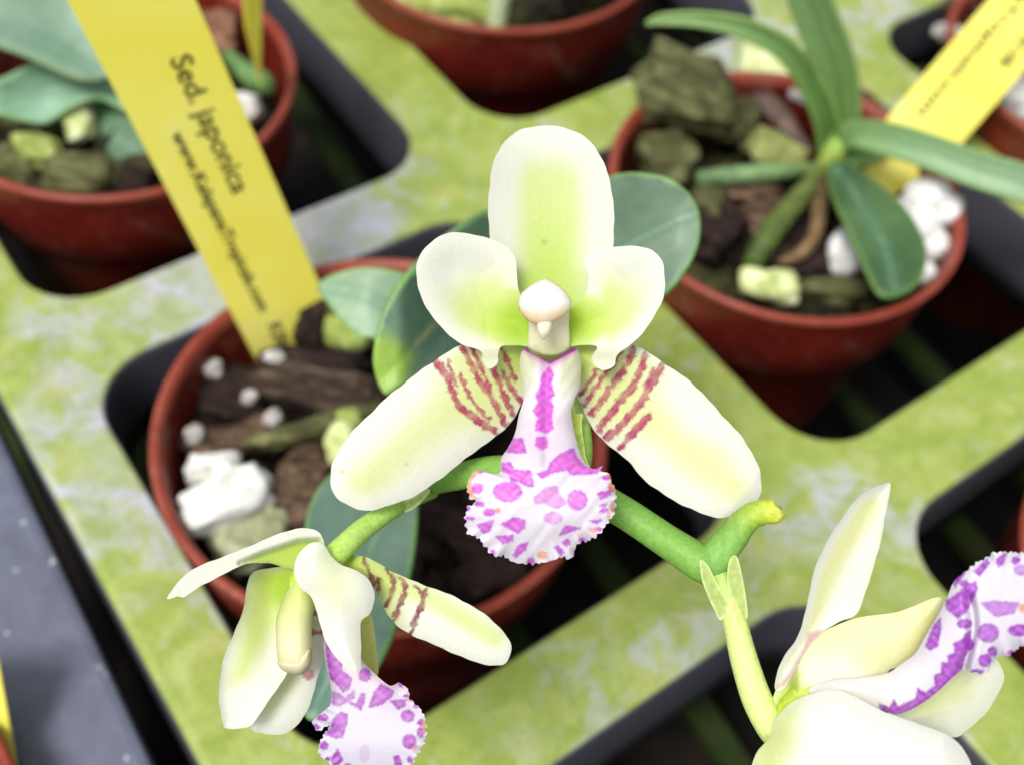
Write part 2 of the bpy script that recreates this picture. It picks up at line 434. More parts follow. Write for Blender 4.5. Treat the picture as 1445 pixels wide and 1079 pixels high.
# neighbouring bare grey tray: its edge runs past the lower left corner
ea, eb = PZ(18, 650, -.3), PZ(216, 1079, -.3)
dirn = ea-eb; dirn /= np.linalg.norm(dirn)
ang2 = math.atan2(dirn[1], dirn[0])-math.pi/2      # its v axis runs along the edge
ux = np.array([math.cos(ang2), math.sin(ang2), 0])
org2 = eb-ux*(BW/2+3*S)-dirn*12.2
make_tray('plant_tray', (0, 3), (0, 4), org2[:2], ang2, -.3, M_TRAY2, 'clean grey plastic tray edge at the lower left corner', 'plastic grid trays')

# ------------------------------------------------------------------ ground and bench slats
V = np.array([(-1500, -1500, -9), (1500, -1500, -9), (1500, 1500, -9), (-1500, 1500, -9)])
obj('ground', V, [(0, 1, 2, 3)], M_GROUND, kind='structure', smooth=False)
def boxgeo(c, s, rot=0):
    V = np.array([(x, y, z) for x in (-1, 1) for y in (-1, 1) for z in (-1, 1)], float)*np.array(s)/2
    R = np.array(Matrix.Rotation(rot, 3, 'Z')); V = V @ R.T+np.array(c)
    return V, [(0, 1, 3, 2), (4, 6, 7, 5), (0, 4, 5, 1), (2, 3, 7, 6), (0, 2, 6, 4), (1, 5, 7, 3)]
parts = []
for k in range(-14, 26):
    parts.append(boxgeo((3+k*2.6*math.cos(-.95+math.pi/2), 3+k*2.6*math.sin(-.95+math.pi/2), -7.1), (90, .55, .35), -.95))
V, F, _ = merge(parts)
o = obj('slatted_bench', V, F, M_SLAT, label='dark mossy wire slats of the bench below the trays', cat='bench', smooth=False)

# ------------------------------------------------------------------ pots
def make_pot(c, r, label, group='terracotta coloured plastic pots', tilt=(0, 0)):
    """c: rim centre"""
    k = r/3.2
    outer = [(r-.02, .0), (r+.04, -.015), (r+.065, -.07), (r+.04, -.14), (r-.0, -.22), (r-.035, -.25), (r-.09, -.9), (r-.17, -1.75), (r-.22, -1.82), (r-.42, -1.88), (r-.47, -2.0), (r-.75, -4.2), (r-1.0, -6.3), (r-1.1, -6.4), (0.01, -6.4)]
    inner = [(0.01, -6.2), (r-1.15, -6.2), (r-.6, -2.1), (r-.34, -1.8), (r-.22, -.9), (r-.13, -.2), (r-.1, -.05), (r-.02, .0)]
    root = empty('plant_pot', (c[0], c[1], c[2]-6.4), label, 'plant pot', group)
    V, F = lathe_geo(outer[5:], c); oV, oF = V, F
    ob = obj('pot_body', V, F, M_POT, root)
    V, F = lathe_geo(inner[:-2], c); ob2 = obj('inner_wall', V, F, M_POT, root)
    rimp = [(r-.13, -.2), (r-.1, -.05), (r-.02, .0), (r+.04, -.015), (r+.065, -.07), (r+.04, -.14), (r-.0, -.22), (r-.03, -.26)]
    V, F = lathe_geo(rimp, c); ob3 = obj('rim', V, F, M_RIM, root)
    for q in (ob, ob3):
        bm = bmesh.new(); bm.from_mesh(q.data); bmesh.ops.recalc_face_normals(bm, faces=bm.faces); bm.to_mesh(q.data); bm.free()
    if tilt != (0, 0):
        root.rotation_euler = (tilt[0], tilt[1], 0)
    return root
def make_mix(c, r, seed, label, drop=1.25, nchip=130, mat=None):
    rnd = random.Random(seed); parts = []
    n = 46; V = []; F = []
    for i in range(n):
        for k in range(64):
            rr = (r-.26)*(i/(n-1)); a = 2*math.pi*k/64
            x, y = rr*math.cos(a), rr*math.sin(a)
            z = .28*noise.noise(Vector((x*.9+seed, y*.9, 0)))+.2*noise.noise(Vector((x*2.6, y*2.6+seed, 3)))
            V.append((c[0]+x, c[1]+y, c[2]-drop+z))
    for i in range(n-1):
        for k in range(64): F.append((i*64+k, (i+1)*64+k, (i+1)*64+(k+1) % 64, i*64+(k+1) % 64))
    parts.append((np.array(V), F))
    for q in range(nchip):
        a = rnd.uniform(0, 6.28); rr = (r-.75)*math.sqrt(rnd.random()); s = rnd.uniform(.16, .55)
        parts.append(lump_geo((c[0]+rr*math.cos(a), c[1]+rr*math.sin(a), c[2]-drop+rnd.uniform(-.05, .25)), (s*1.4, s*rnd.uniform(.5, 1), s*rnd.uniform(.35, .7)), a*7, q+seed, .4, 2, .6, 1.6, (rnd.uniform(-.6, .6), rnd.uniform(-.6, .6))))
    V, F, _ = merge(parts)
    return obj('potting_mix', V, F, mat or M_MIX, kind='stuff', label=label, cat='potting mix', smooth=True)
RZ = 1.0
POTS = {
 'front': ((5.98, -.83, RZ), 3.24, 'terracotta plastic pot at the centre, holding the flowering orchid and tall yellow label'),
 'right': ((12.17, 5.49, RZ), 3.16, 'terracotta plastic pot to the right with the strap leaved seedling'),
 'ul': ((-.17, 6.0, RZ), 3.2, 'terracotta plastic pot at the upper left, half hidden by the yellow label'),
 'top': ((6.13, 12.3, RZ), 3.45, 'terracotta plastic pot at the top centre with a pale stalk against its rim'),
}
for k, (c, r, lb) in POTS.items(): make_pot(c, r, lb)
ptr = G(2.36, -.52, 1.0); POTS['tr'] = (tuple(ptr), 3.2, 'terracotta plastic pot in the top right corner, behind the reversed yellow label')
pbr = G(1.475, -1.5, .35); POTS['br'] = (tuple(pbr), 3.2, 'terracotta plastic pot cut off by the right edge, below the striped lip flower')
pll = PZ(-405, 1290, .6); POTS['ll'] = (tuple(pll), 3.2, 'terracotta plastic pot barely showing in the lower left corner')
for k in ('tr', 'br', 'll'): make_pot(*POTS[k])
mixl = {'front': 'dark bark mix filling the pot of the flowering orchid', 'right': 'dark mossy bark mix filling the pot of the seedling',
 'ul': 'dark green bark mix in the upper left pot', 'top': 'dark bark mix in the top centre pot', 'tr': 'dark bark mix with white bits in the top right pot',
 'br': 'dark bark mix in the pot cut off at the right edge', 'll': 'dark bark mix in the lower left corner pot'}
for q, (k, (c, r, lb)) in enumerate(POTS.items()): make_mix(c, r, 3+q*5, mixl[k], drop={'top': 1.05, 'right': 1.6, 'front': 1.45}.get(k, 1.35), nchip=110, mat=M_MIX if k in ('front', 'tr', 'br', 'll') else M_MIXG)

# ------------------------------------------------------------------ bark, rocks and perlite
def pz(k, d=1.0): return POTS[k][0][2]-d
z1 = pz('front', .95)
chip('bark_chip', 318, 560, z1, (.62, .5, .3), 20, M_BARKD, 'round dark bark chip beside the pot wall, left of the yellow label tip', 'bark chip', 1)
chip('bark_chip', 335, 622, z1-.05, (.85, .34, .3), 24, M_BARK, 'long brown bark chip just above the white rock', 'bark chip', 2, box=.7)
chip('bark_chip', 440, 548, z1+.2, (1.05, .4, .26), -8, M_BARKD2, 'wide greyish bark chip right below the label tip', 'bark chip', 3, box=.8, tilt=(.2, 0))
chip('bark_chip', 452, 508, z1+.35, (.85, .18, .16), 0, M_BARKD, 'narrow dark bark splinter under the yellow green lump', 'bark chip', 4)
chip('bark_chip', 436, 462, z1+.55, (.25, .42, .34), 5, M_BARKD, 'nearly black bark knob against the right side of the label tip', 'bark chip', 5)
chip('bark_chip', 452, 600, z1+.5, (1.1, .17, .15), 30, M_MOSSY, 'thin olive bark stick slanting across the middle of the front pot', 'bark chip', 6, box=.5)
chip('bark_chip', 424, 690, z1+.1, (.42, .78, .3), -12, M_BARK, 'upright brown bark chip between the white rock and the leaf', 'bark chip', 7, box=.7)
chip('bark_chip', 520, 560, z1+.1, (.5, .4, .3), 50, M_BARKD, 'dark bark chip touching the left lateral sepal', 'bark chip', 8)
chip('bark_chip', 640, 745, z1-.15, (.8, .35, .3), -40, M_BARKD, 'dark bark chip in shade left of the spotted lip', 'bark chip', 9)
chip('bark_chip', 690, 815, z1-.1, (.6, .35, .3), 30, M_BARKD, 'dark bark chip under the tip of the spotted lip', 'bark chip', 10)
chip('moss_lump', 492, 470, z1+.55, (.42, .32, .28), 0, M_GREENCH, 'smooth yellow green lump under the small pale leaf', 'moss lump', 11, .15, .1)
chip('moss_lump', 482, 624, z1+.45, (.26, .36, .26), 10, M_PALE, 'small pale green lump at the tip of the left sepal', 'moss lump', 12, .15, .1)
chip('moss_lump', 492, 592, z1+.5, (.22, .2, .2), 10, M_GREENCH, 'bright green nub above the small pale lump', 'moss lump', 13, .15, .1)
chip('white_rock', 302, 664, z1+.35, (.42, .3, .3), 15, M_WHITE, 'smaller white rock leaning on top of the big white rock', 'rock', 14, .2, .5)
chip('white_rock', 322, 708, z1+.4, (.8, .4, .38), 38, M_WHITE, 'big white angular rock at the left inside the front pot', 'rock', 15, .16, .6)
chip('mossy_rock', 352, 748, z1+.05, (.62, .62, .35), 40, mat_noise('grey_green_rock', [(.3, L4(96, 98, 72)), (.5, L4(150, 152, 118)), (.7, L4(196, 198, 170))], 2.6, b_s=.7), 'grey green speckled rock below the big white rock', 'rock', 16, .25, .5)
for q, (x, y, r, lb) in enumerate(((298, 520, .19, 'white perlite bead highest along the red pot wall'), (275, 611, .17, 'white perlite bead lower on the red pot wall above the white rock'),
    (386, 590, .17, 'white perlite bead at the upper end of the thin olive stick'), (388, 506, .2, 'white perlite bead at the very tip of the yellow label'),
    (352, 560, .13, 'greyish perlite bead between dark round chip and wide bark chip'))):
    V, F = lump_geo(PZ(x, y, z1+.35), (r*1.0, r*.8, r*.8), q, 40+q, .2, 4, .2); obj('perlite_bead', V, F, M_PERL, label=lb, cat='perlite bead', group='perlite beads in the front pot')
z2 = pz('right', .9)
chip('bark_chip', 1075, 300, z2-.1, (.5, .7, .3), 20, M_BARK, 'brown bark chip left of the thick green root', 'bark chip', 71, .2, .8, (.3, .2))
chip('bark_chip', 1000, 280, z2, (.75, .35, .3), 70, M_MOSSY, 'long olive bark chip left of the pale horizontal root', 'bark chip', 72, .2, .8, (.2, .3))
chip('bark_chip', 1110, 330, z2-.25, (.6, .5, .3), 0, M_BARKD, 'dark bark chip behind the curled brown root', 'bark chip', 73, .2, .8)
chip('bark_chip', 1170, 405, z2-.2, (.7, .35, .25), 0, M_MOSSY, 'dark green chip against the front wall between pale rock and leaf', 'bark chip', 74, .2, .8)
chip('bark_chip', 968, 130, z2+1.0, (1.05, .8, .45), 10, M_MOSSY, 'large olive bark slab topping the pile at the back of the right pot', 'bark chip', 21, .22, .8, (.35, .1))
chip('bark_chip', 958, 105, z2+.8, (.8, .5, .4), -10, M_MOSSY, 'olive bark slab tucked behind the largest slab', 'bark chip', 29, .22, .8, (.3, .1))
chip('bark_chip', 942, 222, z2+.25, (.6, .6, .35), 30, M_MOSSY, 'rounded olive bark chip above the big green leaf', 'bark chip', 22, .2, .5)
chip('bark_chip', 1040, 175, z2+.2, (.6, .45, .35), 80, M_MOSSY, 'dull green bark chip in the middle of the back pile', 'bark chip', 23)
chip('bark_chip', 1098, 214, z2+.45, (.62, .5, .3), -10, mat_noise('yellowish_bark', [(.3, L4(94, 98, 52)), (.5, L4(132, 138, 82)), (.7, L4(160, 166, 104))], 2.6, wave=2, b_s=.5), 'yellow green bark chip touching the left of the seedling base', 'bark chip', 24, .2, .7)
chip('bark_chip', 1058, 272, z2+.05, (.6, .35, .3), 20, M_BARK, 'brown bark chip below the pale horizontal root', 'bark chip', 25)
chip('bark_chip', 1010, 330, z2-.1, (.6, .4, .3), 60, M_BARKD, 'dark bark chip beside the large green leaf tip', 'bark chip', 26)
chip('bark_chip', 1140, 372, z2, (.7, .35, .3), 10, M_BARKD, 'dark bark chip below the curled brown root', 'bark chip', 27)
chip('pale_rock', 1096, 98, z2+.1, (.85, .75, .4), 0, M_PALE, 'broad pale green rock behind the seedling', 'rock', 28, .2, .6)
chip('pale_rock', 1128, 130, z2+.5, (.32, .3, .3), 0, M_WHITE, 'small whitish rock peeking out right behind the arching leaf', 'rock', 30, .2, .5)
chip('pale_rock', 1088, 402, z2+.3, (.58, .32, .28), 0, M_PALE, 'yellow green and white rock against the front wall of the right pot', 'rock', 31, .2, .5)
chip('white_rock', 1196, 355, z2+.2, (.5, .4, .36), 60, M_WHITE, 'off white rock on the left of the drooping leaf', 'rock', 32, .14, .2)
def cluster(name, pts, mat, label):
    parts = [lump_geo(PZ(x, y, z), (r*.88, r*.8, r*.8), q, 60+q*3+x*.01, .12, 4, .1) for q, (x, y, z, r) in enumerate(pts)]
    V, F, _ = merge(parts); return obj(name, V, F, mat, label=label, cat='rock')
cluster('white_rock', [(1308, 282, z2+.8, .5), (1336, 296, z2+.75, .36), (1294, 320, z2+.55, .46), (1316, 345, z2+.4, .38), (1304, 384, z2+.2, .26), (1282, 300, z2+.45, .4)], M_WHITE, 'knobbly bright white rock on the right of the drooping leaf')
chip('bark_chip', 1216, 150, z2+.1, (.35, .3, .3), 0, M_BARK, 'tan bark chip between the upright leaf and the yellow label', 'bark chip', 33)
z3 = pz('ul', 1.0)
chip('bark_chip', 118, 246, z3+.35, (.72, .42, .3), 10, M_MOSSY, 'rounded olive bark chip against the front wall of the upper left pot', 'bark chip', 41, .2, .5)
chip('moss_lump', 55, 212, z3+.4, (.42, .3, .26), 0, M_GREENCH, 'yellow green lumpy moss left of the olive chip', 'moss lump', 42, .3, .2)
chip('bark_chip', 25, 235, z3+.1, (.5, .4, .3), 0, M_MOSSY, 'dull green bark chip at the left edge of the upper left pot', 'bark chip', 43)
chip('pale_rock', 112, 172, z3+.5, (.3, .42, .3), 20, M_PALE, 'pale green pebble under the blue green leaves', 'rock', 44, .2, .3)
chip('bark_chip', 185, 262, z3+.1, (.4, .35, .3), 0, M_BARKD, 'dark bark chip just left of the yellow label edge', 'bark chip', 45)
chip('white_rock', 345, 152, z3+.5, (.3, .3, .3), 0, M_WHITE, 'small white rock on the right of the tall yellow label', 'rock', 46, .2, .2)
chip('bark_chip', 312, 45, z3+.4, (.4, .62, .3), 20, mat_noise('tan_bark', [(.3, L4(92, 60, 44)), (.7, L4(150, 112, 88))], 2), 'tan bark chip beside the top of the yellow label', 'bark chip', 47)
z4 = pz('top', .8)
chip('moss_lump', 640, 12, z4+.1, (1.1, .6, .42), 0, M_GREENCH, 'broad mossy green chunk at the left inside the top centre pot', 'moss lump', 51, .3, .4)
chip('bark_chip', 770, -5, z4, (.7, .5, .35), 20, M_BARKD, 'dark bark chip right of the pale stalk in the top pot', 'bark chip', 52)
chip('bark_chip', 850, -25, z4, (.7, .5, .35), 70, M_BARKD, 'dark bark chip at the right side of the top pot', 'bark chip', 53)
z5 = pz('tr', .85)
chip('white_rock', 1436, 142, z5+.35, (.62, .5, .42), 0, M_WHITE, 'white rock at the right frame edge behind the reversed label', 'rock', 61, .2, .3)
chip('white_rock', 1336, 46, z5+.2, (.3, .22, .2), 0, M_PERL, 'greyish perlite piece on the left of the reversed label', 'rock', 62, .2, .3)
chip('bark_chip', 1352, 12, z5+.2, (.4, .3, .3), 0, M_BARK, 'brown bark chip in the top right pot above the perlite piece', 'bark chip', 63)

# ------------------------------------------------------------------ colours of plant tissue
def cmix(a, b_, t_): return a*(1-t_)[:, None]+b_*t_[:, None]
def cfull(c, n): return np.tile(lin(c), (n, 1))
WHITE = lin((240, 241, 228)); CREAM = lin((232, 232, 200)); YG = lin((216, 234, 128)); LIME = lin((192, 222, 82)); PALEG = lin((220, 228, 172))

def stripes(C, x, y, polys, col=(186, 82, 108), edge=(156, 44, 78), w=5.0):
    for q, pl in enumerate(polys):
        ww = pl[0][2] if len(pl[0]) == 3 else w
        pl = np.array([t_[:2] for t_ in pl], float)
        c = spline(pl, False, 5)
        jx = x+2.6*vn(x, y, .22, q)+1.2*vn(x, y, .7, q+2); jy = y+2.6*vn(x, y, .25, q+5)+1.2*vn(x, y, .8, q)
        d = segdist(jx, jy, c, False)
        wl = ww*(1+.35*vn(x, y, .09, q*1.7))
        m_ = (1-sstep(wl-2.0, wl+1.3, d))*np.clip(.9+.25*vn(x, y, .13, q*2.3), .45, 1); inner = 1-sstep(0, wl*.9, d)
        cc = cmix(np.tile(lin(edge), (len(x), 1)), np.tile(lin(col), (len(x), 1)), inner)
        C = C*(1-m_)[:, None]+cc*m_[:, None]
    return C
def spots(C, x, y, lst, off, sc, col=(196, 96, 214), soft=2.2, edge=(190, 84, 208)):
    for q, it in enumerate(lst):
        a = 1.0; cc_ = col
        if isinstance(it, dict): a = it.get('a', 1.); cc_ = it.get('c', col); it = it['p']
        if len(it) == 4 and not hasattr(it[0], '__len__'):
            cx, cy_, rx, ry = it; it = [(cx+rx*math.cos(k*.6283), cy_+ry*math.sin(k*.6283)) for k in range(10)]
        pl = np.array(it, float)/sc+np.array(off)
        x0, y0 = pl.min(0)-6; x1, y1 = pl.max(0)+6
        k = np.where((x > x0) & (x < x1) & (y > y0) & (y < y1))[0]
        if len(k) == 0: continue
        X = x[k]+1.0*vn(x[k], y[k], .5, q); Y = y[k]+1.0*vn(x[k], y[k], .55, q+3)
        d = segdist(X, Y, pl); ins = inside(X, Y, pl); sd = np.where(ins, d, -d)+.8
        m_ = sstep(-soft, soft*.7, sd)*a
        m_ = m_*np.clip(.92+.16*vn(x[k], y[k], .3, q), .6, 1); inn = sstep(0, 7, sd)
        cc = cmix(np.tile(lin(edge if cc_ is col else cc_), (len(k), 1)), np.tile(lin(cc_), (len(k), 1)), inn)
        C[k] = C[k]*(1-m_)[:, None]+cc*m_[:, None]
    return C
def sint(y, xs, ys, w_=14.0):
    return sum(k_*np.interp(y+o_*w_, xs, ys) for o_, k_ in ((-1.4, .08), (-1, .12), (-.5, .18), (0, .24), (.5, .18), (1, .12), (1.4, .08)))
def softpoly(x, y, pts, soft):
    pl = np.array(pts, float); d = segdist(x, y, pl); return sstep(-soft, soft, np.where(inside(x, y, pl), d, -d))

# ------------------------------------------------------------------ the flowering orchid
BASE = P(668, 560, 16.2)
orchid = empty('orchid_plant', BASE, 'flowering orchid with three cream green flowers, purple spotted lips and broad leaves', 'orchid plant')
def leafcol(mid, main=(98, 126, 104), lite=(124, 146, 124), edgec=(128, 176, 92), ew=5, extra=None):
    mid = spline(mid, False, 6)
    def f(x, y, e):
        C = cmix(cfull(main, len(x)), cfull(lite, len(x)), np.clip(.5+.5*vn(x, y, .02, 1)+.12*vn(x, y, .11, 4), 0, 1))
        dm = segdist(x, y, mid, False)
        C = cmix(C, cfull((150, 182, 150), len(x)), .55*(1-sstep(0, 3.0, dm)))
        C = cmix(C, cfull((78, 122, 98), len(x)), .35*(1-sstep(2, 9, np.abs(dm-7))))
        C = cmix(C, cfull(edgec, len(x)), .75*(1-sstep(ew*.4, ew, e)))
        if extra is not None: C = extra(C, x, y, e)
        return C
    return f
def trough(mid, depth_fn, fold):
    mid = spline(mid, False, 6)
    return lambda x, y, e: depth_fn(x, y)-fold*np.minimum(segdist(x, y, mid, False)/100, 1.2)+.05*vn(x, y, .02, 3)
# right leaf, left leaf, small leaf, lower leaf
petal('leaf', [(690, 500), (705, 420), (740, 330), (800, 275), (868, 247), (912, 245), (950, 255), (979, 284), (988, 322), (980, 360), (955, 400), (925, 425), (880, 450), (800, 500), (720, 560)],
      trough([(985, 300), (860, 365), (680, 540)], lambda x, y: 12.6+3.2*np.clip((960-x)/290, 0, 1)**1.5, .25), leafcol([(984, 300), (930, 325), (860, 365), (780, 420), (690, 530)]), M_LEAF, orchid, 6, 3, .07)
def lex(C, x, y, e):
    C = cmix(C, cfull((150, 184, 62), len(x)), .85*softpoly(x, y, [(520, 480), (545, 470), (580, 500), (570, 540), (540, 565), (520, 540)], 16))
    return cmix(C, cfull((176, 178, 120), len(x)), .8*softpoly(x, y, [(580, 484), (584, 488), (614, 456), (610, 452)], 2.5))
petal('leaf', [(760, 310), (700, 293), (640, 325), (590, 370), (552, 418), (533, 465), (527, 515), (543, 556), (565, 545), (600, 530), (640, 560), (680, 590), (730, 540), (770, 420)],
      trough([(545, 530), (640, 440), (720, 500)], lambda x, y: 12.4+3.0*np.clip((x-560)/160, 0, 1)**1.3, .3), leafcol([(560, 520), (620, 440), (700, 350)], (90, 122, 102), (116, 148, 124), extra=lex), M_LEAF, orchid, 6, 3, .07, label='broad leaf with a bright yellow green lower edge')
petal('leaf', [(449, 405), (470, 388), (512, 378), (562, 384), (590, 400), (620, 470), (680, 560), (655, 590), (590, 530), (530, 480), (512, 478), (488, 458), (464, 430)],
      trough([(460, 400), (560, 430), (660, 570)], lambda x, y: 15.6-.3*np.sin((x-450)/60)+.4*np.clip((x-520)/160, 0, 1), .2), leafcol([(455, 404), (520, 420), (600, 480), (665, 570)], (134, 164, 134), (158, 184, 150)), M_LEAF, orchid, 6, 3, .07, label='small pale green leaf beside the yellow label')
petal('leaf', [(592, 640), (590, 706), (588, 750), (580, 806), (558, 886), (532, 944), (500, 985), (462, 1008), (437, 1015), (428, 990), (430, 900), (426, 820), (430, 745), (443, 700), (470, 667), (530, 600), (620, 540), (680, 530), (690, 580)],
      trough([(445, 1000), (515, 800), (640, 570)], lambda x, y: 11.8+4.2*np.clip((950-y)/370, 0, 1)**1.4, .25), leafcol([(442, 1005), (500, 880), (530, 760), (650, 570)], (90, 120, 106), (114, 142, 126)), M_LEAF, orchid, 6, 3, .07, label='long blue green leaf hanging down behind the left flower')
tube('stem_base', [P(668, 575, 17.6), P(666, 560, 16.6), P(665, 545, 15.6), P(668, 520, 15.1)], [.5, .5, .42, .2], [(120, 140, 70), (140, 168, 84), (110, 150, 90)], M_STEM, orchid, flat=.7)
# inflorescence stem
tube('flower_stem', [P(662, 575, 15.4), P(640, 610, 13.2), P(606, 640, 11.2), P(600, 676, 10.1), P(640, 673, 9.75), P(705, 662, 9.55), P(790, 674, 9.4), P(870, 716, 9.28), P(940, 762, 9.15), P(985, 792, 9.08), P(1008, 812, 9.05)],
     [.12, .12, .12, .115, .115, .12, .126, .13, .134, .145, .11], [(112, 158, 70), (112, 158, 66), (116, 162, 68), (114, 162, 68), (124, 170, 74)], M_STEM, orchid, 24)
tube('stem_tip', [P(992, 800, 9.08), P(1012, 785, 9.02), P(1036, 755, 8.95), P(1054, 732, 8.9), P(1075, 722, 8.88), P(1094, 720, 8.86), P(1099, 717, 8.86)], [.13, .14, .12, .105, .1, .095, .05],
     [(118, 168, 84), (124, 172, 84), (126, 168, 76), (160, 184, 62), (194, 202, 72), (200, 202, 110)], M_STEM, orchid, 22, wob=.05)
tube('pedicel', [P(1003, 800, 9.1), P(1020, 830, 8.98), P(1036, 875, 8.9), P(1050, 930, 8.82), P(1068, 985, 8.76), P(1090, 1026, 8.72), P(1104, 1040, 8.7)], [.12, .105, .098, .108, .118, .122, .12],
     [(150, 190, 84), (190, 214, 120), (206, 222, 138), (208, 224, 140), (204, 220, 128)], M_STEM, orchid, 22, label='pale pedicel bending down to the right flower')
tube('pedicel', [P(612, 694, 9.95), P(580, 706, 9.7), P(548, 722, 9.4), P(515, 744, 9.2), P(488, 768, 9.02), P(466, 790, 8.92), P(452, 804, 8.9)], [.05, .065, .078, .09, .095, .098, .09],
     [(132, 176, 84), (158, 200, 96), (176, 210, 104), (172, 208, 84)], M_STEM, orchid, 20, label='pale pedicel of the left flower')
tube('pedicel', [P(815, 678, 9.42), P(822, 630, 9.5), P(812, 570, 9.55), P(790, 510, 9.5), P(776, 485, 9.42)], [.09, .085, .085, .09, .1], [(132, 178, 80), (158, 196, 96), (170, 204, 96)], M_STEM, orchid, 18, label='pedicel hidden behind the main flower')
brc = lambda x, y, e: cmix(cfull((158, 176, 100), len(x)), cfull((190, 200, 140), len(x)), 1-sstep(0, 4, e))
petal('bract', [(988, 790), (999, 797), (1012, 822), (1025, 844), (1028, 856), (1024, 868), (1016, 874), (1008, 860), (998, 838), (990, 815)], lambda x, y, e: 8.84+.0004*e*e*.3+.0*x, brc, M_STEM, orchid, 2.5, 2, .012, label='papery bract on the left of the right pedicel')
petal('bract', [(1030, 788), (1040, 785), (1048, 815), (1053, 845), (1055, 868), (1050, 876), (1040, 856), (1030, 836), (1026, 812)], lambda x, y, e: 8.86+.0*x, brc, M_STEM, orchid, 2.5, 2, .012, label='papery bract on the right of the right pedicel')
petal('bract', [(808, 560), (812, 583), (822, 584), (820, 600), (824, 625), (829, 650), (832, 660), (820, 664), (812, 640), (800, 600)], lambda x, y, e: 9.25+.02*vn(x, y, .1), lambda x, y, e: cmix(cfull((176, 208, 84), len(x)), cfull((226, 226, 150), len(x)), 1-sstep(0, 3, e)), M_STEM, orchid, 2.5, 2, .012, wob=.5, label='crinkled green bract beside the lip of the main flower')
petal('bract', [(562, 712), (580, 702), (602, 690), (606, 694), (590, 712), (572, 722)], lambda x, y, e: 9.5+.0*x, brc, M_STEM, orchid, 2.5, 2, .012, label='small bract at the left pedicel')

# ---- main flower
f1 = tube('flower', [P(776, 500, 9.5), P(775, 488, 9.46), P(774, 478, 9.42), P(773, 472, 9.4), P(773, 468, 9.38)], [.1, .17, .175, .165, .12],
          [(176, 204, 100), (208, 220, 140), (226, 234, 170), (236, 240, 190)], M_STEM, orchid, 28, label='main flower facing the camera')
def c_dorsal(x, y, e):
    n = len(x); C = np.tile(WHITE, (n, 1))
    ax = np.abs(x-(772+.02*(480-y))); t_ = sstep(78, 22, ax)*sstep(8, 60, e+ (y > 380)*60)*sstep(185, 260, y)
    C = cmix(C, YG, t_*.75)
    t2 = sstep(60, 4, ax)*sstep(230, 420, y); C = cmix(C, LIME, t2*.7)
    t3 = sstep(340, 440, y)*sstep(95, 55, ax); C = cmix(C, LIME, t3*.45)
    C = cmix(C, lin((150, 160, 70)), .5*np.exp(-((x-768)**2+(y-342)**2)/14))
    C = C*(1-.014*(.5+.5*np.sin((x-772)*.45+.004*(y-300)*(x-772)*.2))*sstep(4, 30, e))[:, None]
    return C
petal('dorsal_sepal', [(768, 178), (800, 182), (830, 198), (851, 226), (863, 268), (866, 318), (864, 362), (852, 402), (832, 445), (800, 478), (745, 478), (712, 430), (697, 370), (690, 315), (690, 272), (694, 236), (708, 205), (735, 184)],
      lambda x, y, e: 9.38-.34*np.clip((470-y)/290, 0, 1)**1.4+.13*(1-((x-776)/92)**2)+.05*np.clip((235-y)/60, 0, 1)**2, c_dorsal, M_PETAL, f1, 3, 2.6, .018, wob=.6)
def c_wing(cx, cy, s):
    def f(x, y, e):
        n = len(x); r = np.hypot(x-cx, (y-cy)); C = np.tile(WHITE, (n, 1))
        u = np.hypot((x-(cx-s*30))/100, (y-(cy-15))/62)
        C = cmix(C, YG, .85*sstep(1.25, .45, u)*sstep(2, 34, e+sstep(60, 30, r)*60))
        C = cmix(C, LIME, .95*sstep(.95, .2, np.hypot((x-(cx-s*12))/82, (y-cy)/48))*sstep(0, 22, e+sstep(60, 35, r)*60))
        C = cmix(C, lin((168, 206, 56)), .7*sstep(50, 8, np.hypot(x-(cx), (y-cy-8)*.8)))
        lobe = sstep(485, 505, y)*sstep(38, 50, r)
        return cmix(C, lin((226, 230, 204)), lobe)
    return f
wl = [(634, 329), (665, 331), (692, 338), (717, 350), (728, 367), (730, 396), (736, 420), (752, 442), (757, 470), (752, 488), (726, 488), (708, 489), (702, 500), (702, 512), (691, 520), (681, 509), (679, 495), (647, 484), (613, 451), (596, 421), (588, 394), (590, 366), (606, 343)]
petal('petal', wl, lambda x, y, e: 9.26-.32*np.clip(np.hypot(x-750, y-460)/180, 0, 1)+.05*sstep(10, 60, e)-.12*sstep(487, 512, y)*(x < 712), c_wing(742, 455, 1), M_PETAL, f1, 2.8, 2.2, .018, wob=.5, label='left petal with a curled lower lobe')
wr = [(824, 370), (834, 354), (862, 350), (898, 347), (920, 353), (935, 370), (938, 397), (934, 424), (917, 456), (896, 482), (871, 501), (866, 516), (853, 522), (841, 516), (836, 504), (843, 491), (832, 487), (795, 488), (786, 468), (795, 445), (815, 428), (829, 409), (830, 388)]
petal('petal', wr, lambda x, y, e: 9.26-.32*np.clip(np.hypot(x-790, y-460)/165, 0, 1)+.05*sstep(10, 60, e)-.12*sstep(487, 512, y)*(x > 834), c_wing(798, 455, -1), M_PETAL, f1, 2.8, 2.2, .018, wob=.5, label='right petal with a curled lower lobe')
